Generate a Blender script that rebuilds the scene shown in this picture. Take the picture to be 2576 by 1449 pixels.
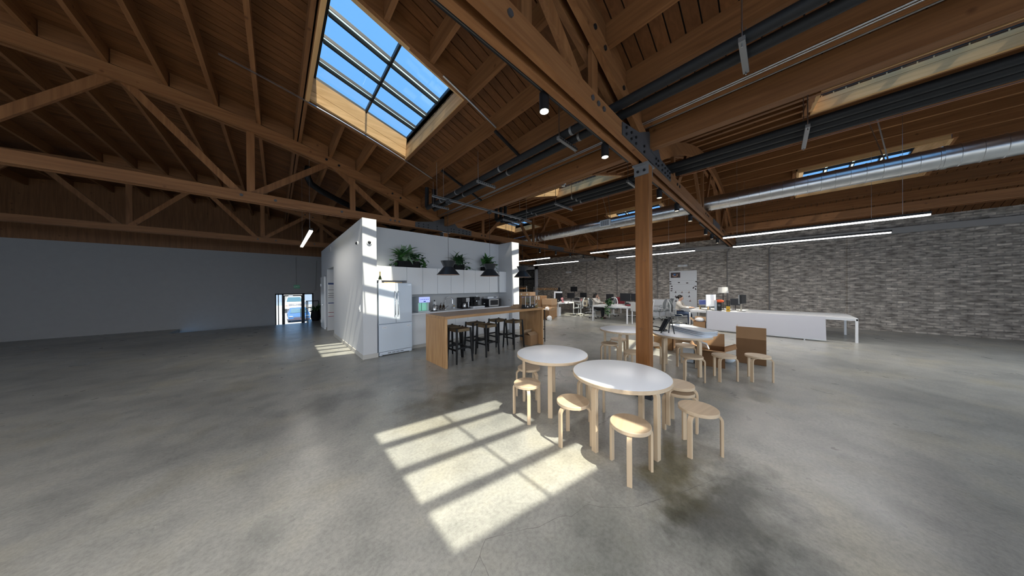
import bpy, bmesh, math, random
from mathutils import Vector, Matrix, Euler
random.seed(7)
PI = math.pi
scene = bpy.context.scene
COL = scene.collection
for o in list(bpy.data.objects): bpy.data.objects.remove(o, do_unlink=True)

# ---------------------------------------------------------------- camera
F_PX, YAW, PITCH, ROLL, EYE = 627.1, math.radians(46.62), math.radians(-0.186), math.radians(0.443), 1.66
fw = Vector((math.cos(YAW)*math.cos(PITCH), math.sin(YAW)*math.cos(PITCH), math.sin(PITCH)))
rt = Vector((math.sin(YAW), -math.cos(YAW), 0)); up = rt.cross(fw)
rt2 = math.cos(ROLL)*rt - math.sin(ROLL)*up; up2 = math.sin(ROLL)*rt + math.cos(ROLL)*up
cd = bpy.data.cameras.new('camera'); cam = bpy.data.objects.new('camera', cd); COL.objects.link(cam)
M = Matrix.Identity(4)
for i in range(3): M[i][0], M[i][1], M[i][2] = rt2[i], up2[i], -fw[i]
M[0][3], M[1][3], M[2][3] = 0, 0, EYE
cam.matrix_world = M
cd.sensor_fit = 'HORIZONTAL'; cd.sensor_width = 36; cd.lens = F_PX*36/2576; cd.clip_start = .05; cd.clip_end = 400
scene.camera = cam

# ---------------------------------------------------------------- sky, sun, added fill lights, exposure
world = bpy.data.worlds.new('sky'); scene.world = world; world.use_nodes = True
bg = world.node_tree.nodes['Background']; bg.inputs[0].default_value = (.19, .49, .97, 1); bg.inputs[1].default_value = .92
sd = bpy.data.lights.new('sun', 'SUN'); sd.energy = 6.8; sd.angle = math.radians(.53); sd.color = (1, .91, .74)
sun = bpy.data.objects.new('sun', sd); COL.objects.link(sun)
SUN = Vector((.05, .73, -1)).normalized()
sun.rotation_euler = SUN.to_track_quat('-Z', 'Y').to_euler(); sun.location = (0, -8, 14)
def area_light(name, loc, direction, sx, sy, energy, color, parent=None, spread=180):
    l = bpy.data.lights.new(name, 'AREA'); l.shape = 'RECTANGLE'; l.size = sx; l.size_y = sy; l.energy = energy; l.color = color
    l.spread = math.radians(spread)
    o = bpy.data.objects.new(name, l); COL.objects.link(o); o.location = loc
    o.rotation_euler = Vector(direction).to_track_quat('-Z', 'Y').to_euler()
    if parent: o.parent = parent; o.matrix_parent_inverse = Matrix.Translation(parent.location).inverted()
    return o
FILL_COL = (.86, .94, 1.0)
# added fill lights, set at made-up window openings behind the photographer
for i, x in enumerate((-8.2, -3.6, 1.0, 5.6, 10.2)):
    area_light('window_daylight', (x, -7.7, 2.1), (0, 1, -.75), 3.4, 2.6, 84, FILL_COL, None, 115)
for i, y in enumerate((-5.2, -.6, 4.0, 8.6)):
    area_light('window_daylight', (-10.7, y, 2.0), (1, 0, -.75), 3.4, 2.4, 48, FILL_COL, None, 115)
scene.view_settings.view_transform = 'Standard'; scene.view_settings.look = 'None'
scene.view_settings.gamma = 1; scene.view_settings.use_curve_mapping = False
scene.view_settings.exposure = 0.3

# ---------------------------------------------------------------- materials
MATS = {}
def nt(m): return m.node_tree.nodes, m.node_tree.links
def pmat(name, col, rough=.6, metal=0, spec=.5, emit=None, estr=0, coat=0, var=0, bump=0, bscale=60, alpha=1, trans=0):
    m = bpy.data.materials.new(name); m.use_nodes = True; N, L = nt(m); b = N['Principled BSDF']
    b.inputs['Roughness'].default_value = rough; b.inputs['Metallic'].default_value = metal
    b.inputs['Specular IOR Level'].default_value = spec; b.inputs['Base Color'].default_value = (*col, 1)
    if coat: b.inputs['Coat Weight'].default_value = coat; b.inputs['Coat Roughness'].default_value = .1
    if trans: b.inputs['Transmission Weight'].default_value = trans
    if emit: b.inputs['Emission Color'].default_value = (*emit, 1); b.inputs['Emission Strength'].default_value = estr
    tc = N.new('ShaderNodeTexCoord')
    if var:
        nz = N.new('ShaderNodeTexNoise'); nz.inputs['Scale'].default_value = 7; nz.inputs['Detail'].default_value = 4
        L.new(tc.outputs['Object'], nz.inputs['Vector'])
        mx = N.new('ShaderNodeMix'); mx.data_type = 'RGBA'
        mx.inputs['A'].default_value = (*[c*(1-var) for c in col], 1); mx.inputs['B'].default_value = (*[min(1, c*(1+var)) for c in col], 1)
        L.new(nz.outputs['Fac'], mx.inputs['Factor']); L.new(mx.outputs['Result'], b.inputs['Base Color'])
    if bump:
        n2 = N.new('ShaderNodeTexNoise'); n2.inputs['Scale'].default_value = bscale; n2.inputs['Detail'].default_value = 3
        L.new(tc.outputs['Object'], n2.inputs['Vector'])
        bp = N.new('ShaderNodeBump'); bp.inputs['Strength'].default_value = bump; bp.inputs['Distance'].default_value = .01
        L.new(n2.outputs['Fac'], bp.inputs['Height']); L.new(bp.outputs['Normal'], b.inputs['Normal'])
    MATS[name] = m
    return m
def wood(name, dark, light, axis='X', rough=.6, scale=1.0, spec=.3, knots=False, rnd=.25):
    """timber: grain stretched along one axis, a random tone for each piece"""
    m = bpy.data.materials.new(name); m.use_nodes = True; N, L = nt(m); b = N['Principled BSDF']
    b.inputs['Roughness'].default_value = rough; b.inputs['Specular IOR Level'].default_value = spec
    tc = N.new('ShaderNodeTexCoord'); oi = N.new('ShaderNodeObjectInfo'); mp = N.new('ShaderNodeMapping')
    sc = {'X': (.7, 14, 14), 'Y': (14, .7, 14), 'Z': (14, 14, .7)}[axis]
    mp.inputs['Scale'].default_value = [s*scale for s in sc]
    ml = N.new('ShaderNodeMath'); ml.operation = 'MULTIPLY'; ml.inputs[1].default_value = 57
    cx = N.new('ShaderNodeCombineXYZ'); L.new(oi.outputs['Random'], ml.inputs[0])
    for k in range(3): L.new(ml.outputs[0], cx.inputs[k])
    L.new(cx.outputs[0], mp.inputs['Location'])
    L.new(tc.outputs['Object'], mp.inputs['Vector'])
    nz = N.new('ShaderNodeTexNoise'); nz.inputs['Scale'].default_value = 1.5; nz.inputs['Detail'].default_value = 5; nz.inputs['Distortion'].default_value = .8
    L.new(mp.outputs[0], nz.inputs['Vector'])
    rp = N.new('ShaderNodeValToRGB'); rp.color_ramp.elements[0].position = .3; rp.color_ramp.elements[1].position = .72
    rp.color_ramp.elements[0].color = (*dark, 1); rp.color_ramp.elements[1].color = (*light, 1)
    L.new(nz.outputs['Fac'], rp.inputs[0])
    hv = N.new('ShaderNodeHueSaturation'); mr = N.new('ShaderNodeMapRange')
    mr.inputs['To Min'].default_value = 1-rnd; mr.inputs['To Max'].default_value = 1+rnd
    L.new(oi.outputs['Random'], mr.inputs['Value']); L.new(mr.outputs[0], hv.inputs['Value']); L.new(rp.outputs[0], hv.inputs['Color'])
    last = hv.outputs[0]
    if knots:
        vo = N.new('ShaderNodeTexVoronoi'); vo.inputs['Scale'].default_value = 3.1; L.new(tc.outputs['Object'], vo.inputs['Vector'])
        r2 = N.new('ShaderNodeValToRGB'); r2.color_ramp.elements[0].position = .03; r2.color_ramp.elements[1].position = .1
        r2.color_ramp.elements[0].color = (.35, .25, .18, 1); r2.color_ramp.elements[1].color = (1, 1, 1, 1)
        L.new(vo.outputs['Distance'], r2.inputs[0])
        mm = N.new('ShaderNodeMix'); mm.data_type = 'RGBA'; mm.blend_type = 'MULTIPLY'; mm.inputs['Factor'].default_value = .7
        L.new(last, mm.inputs['A']); L.new(r2.outputs[0], mm.inputs['B']); last = mm.outputs['Result']
    L.new(last, b.inputs['Base Color'])
    bp = N.new('ShaderNodeBump'); bp.inputs['Strength'].default_value = .12; bp.inputs['Distance'].default_value = .004
    L.new(nz.outputs['Fac'], bp.inputs['Height']); L.new(bp.outputs['Normal'], b.inputs['Normal'])
    MATS[name] = m
def glassmat(name, tint, refl=.06, rough=.02):
    m = bpy.data.materials.new(name); m.use_nodes = True; N, L = nt(m)
    N.remove(N['Principled BSDF']); out = N['Material Output']
    t = N.new('ShaderNodeBsdfTransparent'); t.inputs[0].default_value = (*tint, 1)
    g = N.new('ShaderNodeBsdfGlossy'); g.inputs['Roughness'].default_value = rough
    f = N.new('ShaderNodeLayerWeight'); f.inputs['Blend'].default_value = .5
    pw = N.new('ShaderNodeMath'); pw.operation = 'POWER'; pw.inputs[1].default_value = 4; L.new(f.outputs['Facing'], pw.inputs[0])
    ml = N.new('ShaderNodeMath'); ml.operation = 'MULTIPLY_ADD'; ml.inputs[1].default_value = .5; ml.inputs[2].default_value = refl; ml.use_clamp = True
    L.new(pw.outputs[0], ml.inputs[0])
    mx = N.new('ShaderNodeMixShader'); L.new(ml.outputs[0], mx.inputs[0]); L.new(t.outputs[0], mx.inputs[1]); L.new(g.outputs[0], mx.inputs[2])
    L.new(mx.outputs[0], out.inputs['Surface']); MATS[name] = m
def concrete():
    m = bpy.data.materials.new('concrete'); m.use_nodes = True; N, L = nt(m); b = N['Principled BSDF']
    tc = N.new('ShaderNodeTexCoord'); P = tc.outputs['Object']
    def noise(s, d=5, dist=0, vec=P):
        n = N.new('ShaderNodeTexNoise'); n.inputs['Scale'].default_value = s; n.inputs['Detail'].default_value = d; n.inputs['Distortion'].default_value = dist
        L.new(vec, n.inputs['Vector']); return n.outputs['Fac']
    def ramp(fac, stops):
        r = N.new('ShaderNodeValToRGB'); e = r.color_ramp.elements
        e[0].position, e[0].color = stops[0][0], (*stops[0][1], 1); e[1].position, e[1].color = stops[-1][0], (*stops[-1][1], 1)
        for p, c in stops[1:-1]: q = e.new(p); q.color = (*c, 1)
        L.new(fac, r.inputs[0]); return r.outputs[0]
    def mix(a, bb, fac, mode='MIX'):
        x = N.new('ShaderNodeMix'); x.data_type = 'RGBA'; x.blend_type = mode
        if isinstance(fac, float): x.inputs['Factor'].default_value = fac
        else: L.new(fac, x.inputs['Factor'])
        L.new(a, x.inputs['A']); L.new(bb, x.inputs['B']); return x.outputs['Result']
    base = ramp(noise(.55, 6, .2), [(.25, (.25, .253, .24)), (.5, (.39, .39, .365)), (.78, (.53, .52, .475))])
    mott = ramp(noise(3.6, 8, .15), [(.3, (.72, .73, .74)), (.55, (1, 1, 1)), (.75, (1.08, 1.06, 1.0))])
    col = mix(base, mott, .75, 'MULTIPLY')
    fine = ramp(noise(38, 5), [(.3, (.74, .74, .73)), (.62, (1.06, 1.06, 1.05))]); col = mix(col, fine, .7, 'MULTIPLY')
    grit = ramp(noise(150, 2), [(.32, (.66, .66, .65)), (.5, (1, 1, 1))]); col = mix(col, grit, .4, 'MULTIPLY')
    # a large dark ochre stain right of the front table, and a smaller one on the left
    for cx, cy, sx, sy, tone in ((2.42, .22, .7, .36, (.30, .31, .31)), (2.6, .62, .55, .28, (.52, .47, .30)), (.5, 4.5, .55, .35, (.55, .56, .57)), (2.9, 3.4, 1.3, .7, (.62, .61, .58)), (1.9, 3.3, .9, .35, (.66, .64, .58)), (1.6, .75, .5, .3, (.68, .7, .7)), (8.5, 5.2, 2.2, 1.2, (.66, .65, .64))):
        mp = N.new('ShaderNodeMapping'); mp.vector_type = 'TEXTURE'; mp.inputs['Location'].default_value = (cx, cy, 0); mp.inputs['Scale'].default_value = (sx, sy, 1)
        L.new(P, mp.inputs['Vector'])
        ln = N.new('ShaderNodeVectorMath'); ln.operation = 'LENGTH'; L.new(mp.outputs[0], ln.inputs[0])
        ad = N.new('ShaderNodeMath'); ad.operation = 'ADD'; L.new(ln.outputs['Value'], ad.inputs[0])
        nn = N.new('ShaderNodeMath'); nn.operation = 'MULTIPLY_ADD'; L.new(noise(3.3, 7, .2), nn.inputs[0]); nn.inputs[1].default_value = 2.6; nn.inputs[2].default_value = -1.5
        L.new(nn.outputs[0], ad.inputs[1])
        st = ramp(ad.outputs[0], [(.15, tone), (1.0, (1, 1, 1))])
        col = mix(col, st, .85, 'MULTIPLY')
    och = ramp(noise(1.1, 4, .2), [(.52, (1, 1, 1)), (.75, (1.0, .93, .76))]); col = mix(col, och, .7, 'MULTIPLY')
    # dark specks
    v2 = N.new('ShaderNodeTexVoronoi'); v2.inputs['Scale'].default_value = 5.5; L.new(P, v2.inputs['Vector'])
    sp = ramp(v2.outputs['Distance'], [(.012, (.35, .35, .35)), (.024, (1, 1, 1))]); col = mix(col, sp, .4, 'MULTIPLY')
    L.new(col, b.inputs['Base Color'])
    rr = N.new('ShaderNodeMapRange'); rr.inputs['To Min'].default_value = .2; rr.inputs['To Max'].default_value = .42; L.new(noise(2.3, 5, .6), rr.inputs['Value'])
    L.new(rr.outputs[0], b.inputs['Roughness']); b.inputs['Specular IOR Level'].default_value = .5
    bp = N.new('ShaderNodeBump'); bp.inputs['Strength'].default_value = .03; bp.inputs['Distance'].default_value = .004
    L.new(noise(9, 2, 0), bp.inputs['Height']); L.new(bp.outputs['Normal'], b.inputs['Normal'])
    MATS['concrete'] = m
def brickmat():
    m = bpy.data.materials.new('brick'); m.use_nodes = True; N, L = nt(m); b = N['Principled BSDF']
    tc = N.new('ShaderNodeTexCoord'); sp = N.new('ShaderNodeSeparateXYZ'); cb = N.new('ShaderNodeCombineXYZ')
    L.new(tc.outputs['Object'], sp.inputs[0]); L.new(sp.outputs['Y'], cb.inputs['X']); L.new(sp.outputs['Z'], cb.inputs['Y'])
    nz = N.new('ShaderNodeTexNoise'); nz.inputs['Scale'].default_value = 5; nz.inputs['Detail'].default_value = 6; L.new(tc.outputs['Object'], nz.inputs['Vector'])
    va = N.new('ShaderNodeVectorMath'); va.operation = 'MULTIPLY_ADD'; L.new(nz.outputs['Color'], va.inputs[0]); va.inputs[1].default_value = (.09, .045, 0); L.new(cb.outputs[0], va.inputs[2])
    br = N.new('ShaderNodeTexBrick'); br.inputs['Scale'].default_value = 1; br.inputs['Brick Width'].default_value = .22; br.inputs['Row Height'].default_value = .078
    br.inputs['Mortar Size'].default_value = .014; br.inputs['Mortar Smooth'].default_value = .5; br.inputs['Bias'].default_value = -.1
    br.inputs['Color1'].default_value = (.34, .315, .285, 1); br.inputs['Color2'].default_value = (.58, .545, .50, 1); br.inputs['Mortar'].default_value = (.33, .31, .29, 1)
    L.new(va.outputs[0], br.inputs['Vector'])
    n2 = N.new('ShaderNodeTexNoise'); n2.inputs['Scale'].default_value = 1; n2.inputs['Detail'].default_value = 8; sv = N.new('ShaderNodeVectorMath'); sv.operation = 'MULTIPLY'; sv.inputs[1].default_value = (4.5, 13, 1); L.new(cb.outputs[0], sv.inputs[0]); L.new(sv.outputs[0], n2.inputs['Vector'])
    rp = N.new('ShaderNodeValToRGB'); rp.color_ramp.elements[0].position = .35; rp.color_ramp.elements[1].position = .68
    rp.color_ramp.elements[0].color = (.5, .48, .465, 1); rp.color_ramp.elements[1].color = (1.6, 1.55, 1.48, 1); L.new(n2.outputs['Fac'], rp.inputs[0])
    mx = N.new('ShaderNodeMix'); mx.data_type = 'RGBA'; mx.blend_type = 'MULTIPLY'; mx.inputs['Factor'].default_value = .9
    L.new(br.outputs['Color'], mx.inputs['A']); L.new(rp.outputs[0], mx.inputs['B']); L.new(mx.outputs['Result'], b.inputs['Base Color'])
    b.inputs['Roughness'].default_value = .9; b.inputs['Specular IOR Level'].default_value = .2
    bp = N.new('ShaderNodeBump'); bp.inputs['Strength'].default_value = .45; bp.inputs['Distance'].default_value = .015; L.new(br.outputs['Fac'], bp.inputs['Height']); bp.invert = True
    L.new(bp.outputs['Normal'], b.inputs['Normal']); MATS['brick'] = m
concrete(); brickmat()
DK, LT = (.16, .072, .028), (.34, .175, .075)
for ax in 'XYZ':
    wood('fir_'+ax, (.185, .077, .027), (.29, .132, .05), ax, .55, 1, .3, knots=True, rnd=.18)
wood('column_fir', (.20, .078, .022), (.34, .145, .045), 'Z', .55, .8, .3, knots=True, rnd=.1)
wood('deck', (.135, .054, .019), (.205, .088, .033), 'X', .6, 1.2, .25, rnd=.22)
wood('curb', (.54, .33, .15), (.72, .47, .24), 'X', .6, .8, .25, knots=True, rnd=.12)
wood('curb_y', (.62, .36, .15), (.78, .49, .23), 'Y', .6, .8, .25, knots=True, rnd=.12)
wood('birch', (.58, .44, .30), (.68, .535, .375), 'X', .42, 1, .4, rnd=.06)
wood('birch_leg', (.56, .42, .28), (.65, .505, .345), 'Z', .45, 1, .4, rnd=.06)
wood('plywood_x', (.36, .19, .075), (.54, .31, .14), 'X', .33, .7, .45, rnd=.05)
wood('plywood_z', (.38, .20, .085), (.60, .36, .17), 'Z', .45, 1.6, .35, rnd=.05)
wood('weave', (.10, .068, .036), (.21, .15, .085), 'X', .75, 3, .3, rnd=.1)
wood('board_wood', (.50, .33, .16), (.62, .44, .24), 'X', .5, 1, .3)
wood('hanger_wood', (.30, .15, .06), (.48, .27, .11), 'X', .5, 1, .3)
pmat('white_wall', (.66, .67, .685), .75, var=.015, spec=.25)
pmat('grey_wall', (.37, .36, .35), .8, var=.05, spec=.2)
pmat('base_trim', (.56, .54, .50), .6)
pmat('white_lacquer', (.80, .81, .82), .38, spec=.45)
pmat('fridge_white', (.66, .73, .81), .3, spec=.5)
pmat('cabinet_gap', (.10, .10, .10), .8)
pmat('splash', (.52, .52, .52), .5)
pmat('counter_white', (.82, .83, .84), .25)
pmat('laminate', (.84, .89, .97), .3, spec=.5)
pmat('black_metal', (.012, .012, .0135), .45, spec=.35)
pmat('black_paint', (.008, .008, .009), .5, spec=.3)
pmat('pendant_black', (.022, .026, .032), .42, spec=.5)
pmat('pendant_inner', (.72, .50, .40), .6)
pmat('insulation', (.016, .018, .021), .55, spec=.35, bump=.15, bscale=40)
pmat('wall_pipe', (.22, .205, .195), .7)
pmat('steel_plate', (.085, .085, .09), .55, metal=.4, spec=.4, var=.2)
pmat('galv_bracket', (.30, .31, .32), .45, metal=.7, var=.2)
pmat('galvanized', (.62, .64, .66), .28, metal=1, var=.18, bump=.05, bscale=8)
pmat('conduit', (.55, .55, .56), .3, metal=1)
pmat('copper', (.45, .22, .14), .35, metal=.8)
pmat('chrome', (.75, .76, .78), .16, metal=1)
pmat('steel', (.55, .56, .57), .3, metal=1)
pmat('strut_steel', (.30, .31, .32), .5, metal=.7)
pmat('rust_shoe', (.05, .055, .065), .6, metal=.5)
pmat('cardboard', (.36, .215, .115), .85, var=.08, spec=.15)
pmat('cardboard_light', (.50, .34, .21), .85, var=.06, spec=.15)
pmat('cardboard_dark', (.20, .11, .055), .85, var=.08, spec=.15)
pmat('tape', (.45, .34, .22), .4)
pmat('label_white', (.75, .75, .74), .6)
pmat('paper', (.82, .82, .82), .7)
pmat('plastic_white', (.80, .83, .87), .4)
pmat('plastic_clear', (.62, .68, .74), .25, alpha=1)
pmat('screen_black', (.012, .013, .016), .3, spec=.5)
pmat('screen_blue', (.02, .03, .08), .3, emit=(.12, .16, .5), estr=.25)
pmat('grey_mesh', (.27, .30, .32), .6)
pmat('chair_white', (.62, .64, .65), .4)
pmat('rubber', (.015, .015, .015), .6)
pmat('desk_white', (.78, .79, .80), .4)
pmat('desk_under', (.45, .45, .45), .6)
pmat('lamp_shade', (.50, .50, .48), .8)
pmat('board_white', (.47, .475, .515), .5)
pmat('orange_cloth', (.62, .10, .03), .8)
pmat('yellow_box', (.62, .38, .03), .6)
pmat('pink_plastic', (.72, .30, .32), .45)
pmat('red_cloth', (.20, .02, .03), .8)
pmat('skin', (.48, .29, .21), .55)
pmat('hair', (.012, .009, .008), .45)
pmat('cream_cloth', (.62, .58, .52), .85, var=.05)
pmat('black_cloth', (.015, .015, .017), .9)
pmat('jeans', (.03, .05, .10), .85)
pmat('shoe_brown', (.06, .02, .015), .5)
pmat('shoe_white', (.70, .69, .66), .6)
pmat('tote', (.50, .44, .34), .9, var=.06)
pmat('planter_black', (.009, .009, .010), .7, spec=.2)
pmat('soil', (.03, .02, .013), .95)
pmat('leaf_green', (.06, .17, .045), .4, var=.35, spec=.5)
pmat('leaf_dark', (.03, .095, .03), .4, var=.3, spec=.5)
pmat('leaf_pale', (.30, .43, .29), .4, var=.25, spec=.5)
pmat('stem_green', (.07, .13, .04), .6)
pmat('bottle_green', (.05, .075, .015), .15, spec=.6)
pmat('foil_gold', (.55, .45, .18), .35, metal=.5)
pmat('amber', (.03, .015, .008), .15, spec=.6)
pmat('led', (.9, .9, .9), .5, emit=(1, .96, .92), estr=6)
pmat('led_warm', (.9, .85, .7), .5, emit=(1, .93, .74), estr=7)
pmat('spot_glow', (.9, .9, .85), .5, emit=(1, .90, .74), estr=14)
pmat('green_glow', (.50, .78, .68), .4, emit=(.10, .85, .50), estr=.16)
pmat('lcd', (.45, .5, .9), .3, emit=(.32, .38, 1), estr=.75)
pmat('lcd_ink', (.02, .03, .2), .4)
pmat('dispenser_white', (.75, .80, .82), .35)
pmat('exit_green', (.06, .28, .16), .5, emit=(.05, .4, .2), estr=.04)
pmat('poster_blue', (.03, .07, .2), .5)
pmat('poster_red', (.35, .03, .05), .5)
pmat('ink', (.09, .09, .10), .7)
pmat('photo_dark', (.035, .015, .013), .35)
pmat('photo_blue', (.05, .16, .42), .35)
pmat('photo_skin', (.45, .25, .17), .35)
pmat('asphalt', (.62, .60, .57), .9, var=.1)
pmat('truck_white', (.80, .80, .78), .3, coat=.5)
pmat('car_blue', (.09, .22, .50), .25, metal=.2, coat=.6)
pmat('car_glass', (.10, .20, .26), .12, spec=.6)
pmat('tyre', (.02, .02, .02), .8)
pmat('grille', (.10, .09, .13), .5)
pmat('amber_lamp', (.75, .25, .06), .3)
pmat('far_building', (.30, .38, .50), .8, var=.05)
pmat('oats', (.36, .20, .09), .9, var=.3)
pmat('mixed_snack', (.30, .19, .05), .9, var=.5)
pmat('crack_grey', (.17, .165, .155), .9)
pmat('cord_black', (.01, .01, .01), .6)
glassmat('sky_glass', (.96, .985, .995), .025)
def translucent(name, col):
    m = bpy.data.materials.new(name); m.use_nodes = True; N, L = nt(m); N.remove(N['Principled BSDF'])
    a = N.new('ShaderNodeBsdfTranslucent'); b = N.new('ShaderNodeBsdfDiffuse'); a.inputs[0].default_value = (*col, 1); b.inputs[0].default_value = (*col, 1)
    x = N.new('ShaderNodeMixShader'); x.inputs[0].default_value = .15; L.new(a.outputs[0], x.inputs[1]); L.new(b.outputs[0], x.inputs[2]); L.new(x.outputs[0], N['Material Output'].inputs['Surface']); MATS[name] = m
translucent('bar_glaze', (.9, .97, .95))
glassmat('clear_glass', (.93, .95, .95), .08)
glassmat('jar_clear', (.93, .95, .96), .07)
glassmat('dark_glass', (.72, .73, .74), .06)
# ---------------------------------------------------------------- mesh helpers
WORLD = {}
class MB:
    """collects shapes; build() links them as ONE mesh object"""
    def __init__(s): s.v = []; s.f = []
    def add(s, vs, fs):
        o = len(s.v); s.v += [tuple(p) for p in vs]; s.f += [tuple(i+o for i in f) for f in fs]; return s
    def box(s, x0, x1, y0, y1, z0, z1):
        return s.add([(x0,y0,z0),(x1,y0,z0),(x1,y1,z0),(x0,y1,z0),(x0,y0,z1),(x1,y0,z1),(x1,y1,z1),(x0,y1,z1)],
                     [(3,2,1,0),(4,5,6,7),(0,1,5,4),(1,2,6,5),(2,3,7,6),(3,0,4,7)])
    def obox(s, c, size, R=None):
        c = Vector(c); hx, hy, hz = [d/2 for d in size]; R = R or Matrix.Identity(3)
        vs = [c + R @ Vector(p) for p in [(-hx,-hy,-hz),(hx,-hy,-hz),(hx,hy,-hz),(-hx,hy,-hz),(-hx,-hy,hz),(hx,-hy,hz),(hx,hy,hz),(-hx,hy,hz)]]
        return s.add(vs, [(3,2,1,0),(4,5,6,7),(0,1,5,4),(1,2,6,5),(2,3,7,6),(3,0,4,7)])
    def bar(s, p, q, w, h, side=None):
        """box from p to q; w across 'side' direction, h across the other"""
        p, q = Vector(p), Vector(q); d = (q-p).normalized()
        sd = Vector(side) if side else (d.cross(Vector((0,0,1))) if abs(d.z) < .99 else Vector((1,0,0)))
        sd = (sd - d*sd.dot(d)).normalized(); u = sd.cross(d)
        vs = []
        for e in (p, q):
            for a, b in ((-1,-1),(1,-1),(1,1),(-1,1)): vs.append(e + sd*a*w/2 + u*b*h/2)
        return s.add(vs, [(3,2,1,0),(4,5,6,7),(0,1,5,4),(1,2,6,5),(2,3,7,6),(3,0,4,7)])
    def tube(s, pts, r, n=8, cap=True):
        pts = [Vector(p) for p in pts]; rs = r if isinstance(r, (list, tuple)) else [r]*len(pts)
        nrm = None; rings = []
        for i, p in enumerate(pts):
            t = (pts[min(i+1, len(pts)-1)] - pts[max(i-1, 0)]).normalized()
            if nrm is None:
                a = Vector((0,0,1)) if abs(t.z) < .9 else Vector((1,0,0)); nrm = (a - t*a.dot(t)).normalized()
            else:
                nrm = nrm - t*nrm.dot(t); nrm = nrm.normalized() if nrm.length > 1e-6 else Vector((1,0,0))
            bn = t.cross(nrm)
            rings.append([p + (nrm*math.cos(2*PI*k/n) + bn*math.sin(2*PI*k/n))*rs[i] for k in range(n)])
        vs = [v for rg in rings for v in rg]; fs = []
        for i in range(len(pts)-1):
            for k in range(n): fs.append((i*n+k, i*n+(k+1) % n, (i+1)*n+(k+1) % n, (i+1)*n+k))
        if cap: fs.append(tuple(range(n-1, -1, -1))); fs.append(tuple((len(pts)-1)*n+k for k in range(n)))
        return s.add(vs, fs)
    def lathe(s, prof, c=(0,0,0), n=24, close=False):
        vs = [(c[0]+r*math.cos(2*PI*k/n), c[1]+r*math.sin(2*PI*k/n), c[2]+z) for r, z in prof for k in range(n)]
        fs = []; m = len(prof)
        for i in range(m-1 + (1 if close else 0)):
            j = (i+1) % m
            for k in range(n): fs.append((i*n+k, i*n+(k+1) % n, j*n+(k+1) % n, j*n+k))
        if not close:
            if prof[0][0] > 1e-5: fs.append(tuple(range(n-1, -1, -1)))
            if prof[-1][0] > 1e-5: fs.append(tuple((m-1)*n+k for k in range(n)))
        return s.add(vs, fs)
    def disc(s, c, axis, r, t, n=16):
        c = Vector(c); a = Vector(axis).normalized(); return s.tube([c-a*t/2, c+a*t/2], r, n)
    def ell(s, c, rx, ry, rz, nu=12, nv=8, R=None):
        vs = []; R = R or Matrix.Identity(3); c = Vector(c)
        for j in range(nv+1):
            a = PI*j/nv
            for k in range(nu):
                b = 2*PI*k/nu; vs.append(c + R @ Vector((rx*math.sin(a)*math.cos(b), ry*math.sin(a)*math.sin(b), rz*math.cos(a))))
        fs = [(j*nu+k, (j+1)*nu+k, (j+1)*nu+(k+1) % nu, j*nu+(k+1) % nu) for j in range(nv) for k in range(nu)]
        return s.add(vs, fs)
    def prism(s, poly, vec):
        poly = [Vector(p) for p in poly]; vec = Vector(vec); n = len(poly)
        vs = poly + [p+vec for p in poly]
        fs = [tuple(range(n-1, -1, -1)), tuple(range(n, 2*n))] + [(i, (i+1) % n, n+(i+1) % n, n+i) for i in range(n)]
        return s.add(vs, fs)
    def sweep(s, path, side, w, t):
        """flat strip section (w along 'side', t in the path plane) swept along path"""
        path = [Vector(p) for p in path]; sd = Vector(side).normalized(); vs = []
        for i, p in enumerate(path):
            tg = (path[min(i+1, len(path)-1)] - path[max(i-1, 0)]).normalized(); u = sd.cross(tg).normalized()
            for a, b in ((-1,-1),(1,-1),(1,1),(-1,1)): vs.append(p + sd*a*w/2 + u*b*t/2)
        fs = []
        for i in range(len(path)-1):
            for k in range(4): fs.append((i*4+k, i*4+(k+1) % 4, (i+1)*4+(k+1) % 4, (i+1)*4+k))
        m = (len(path)-1)*4; fs += [(3,2,1,0), (m,m+1,m+2,m+3)]
        return s.add(vs, fs)
    def sheet(s, rows):
        n = len(rows[0]); vs = [p for r in rows for p in r]
        return s.add(vs, [(i*n+k, i*n+k+1, (i+1)*n+k+1, (i+1)*n+k) for i in range(len(rows)-1) for k in range(n-1)])
    def mesh(s, name, smooth=False, off=(0,0,0)):
        me = bpy.data.meshes.new(name); ox, oy, oz = off
        me.from_pydata([(x-ox, y-oy, z-oz) for x, y, z in s.v], [], s.f); me.update()
        bm = bmesh.new(); bm.from_mesh(me); bmesh.ops.recalc_face_normals(bm, faces=bm.faces); bm.to_mesh(me); bm.free()
        if smooth: me.shade_smooth(); me.set_sharp_from_angle(angle=math.radians(38))
        return me
    def build(s, name, mat, parent=None, smooth=False, bevel=0, local=False):
        off = (0,0,0) if (local or parent is None) else WORLD.get(parent.name, (0,0,0))
        me = s.mesh(name, smooth, off); me.materials.append(MATS[mat])
        o = bpy.data.objects.new(name, me); COL.objects.link(o)
        if parent: o.parent = parent; WORLD[o.name] = off
        if bevel:
            b = o.modifiers.new('bevel', 'BEVEL'); b.width = bevel; b.segments = 2; b.limit_method = 'ANGLE'
        return o
def tag(o, label, cat, group=None, kind=None):
    o['label'] = label; o['category'] = cat
    if group: o['group'] = group
    if kind: o['kind'] = kind
    return o
def thing(name, label, cat, loc=(0,0,0), rz=0, group=None, kind=None):
    o = bpy.data.objects.new(name, None); COL.objects.link(o); o.empty_display_size = .1
    o.location = loc; o.rotation_euler = (0,0,rz); WORLD[o.name] = tuple(loc)
    return tag(o, label, cat, group, kind)
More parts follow.
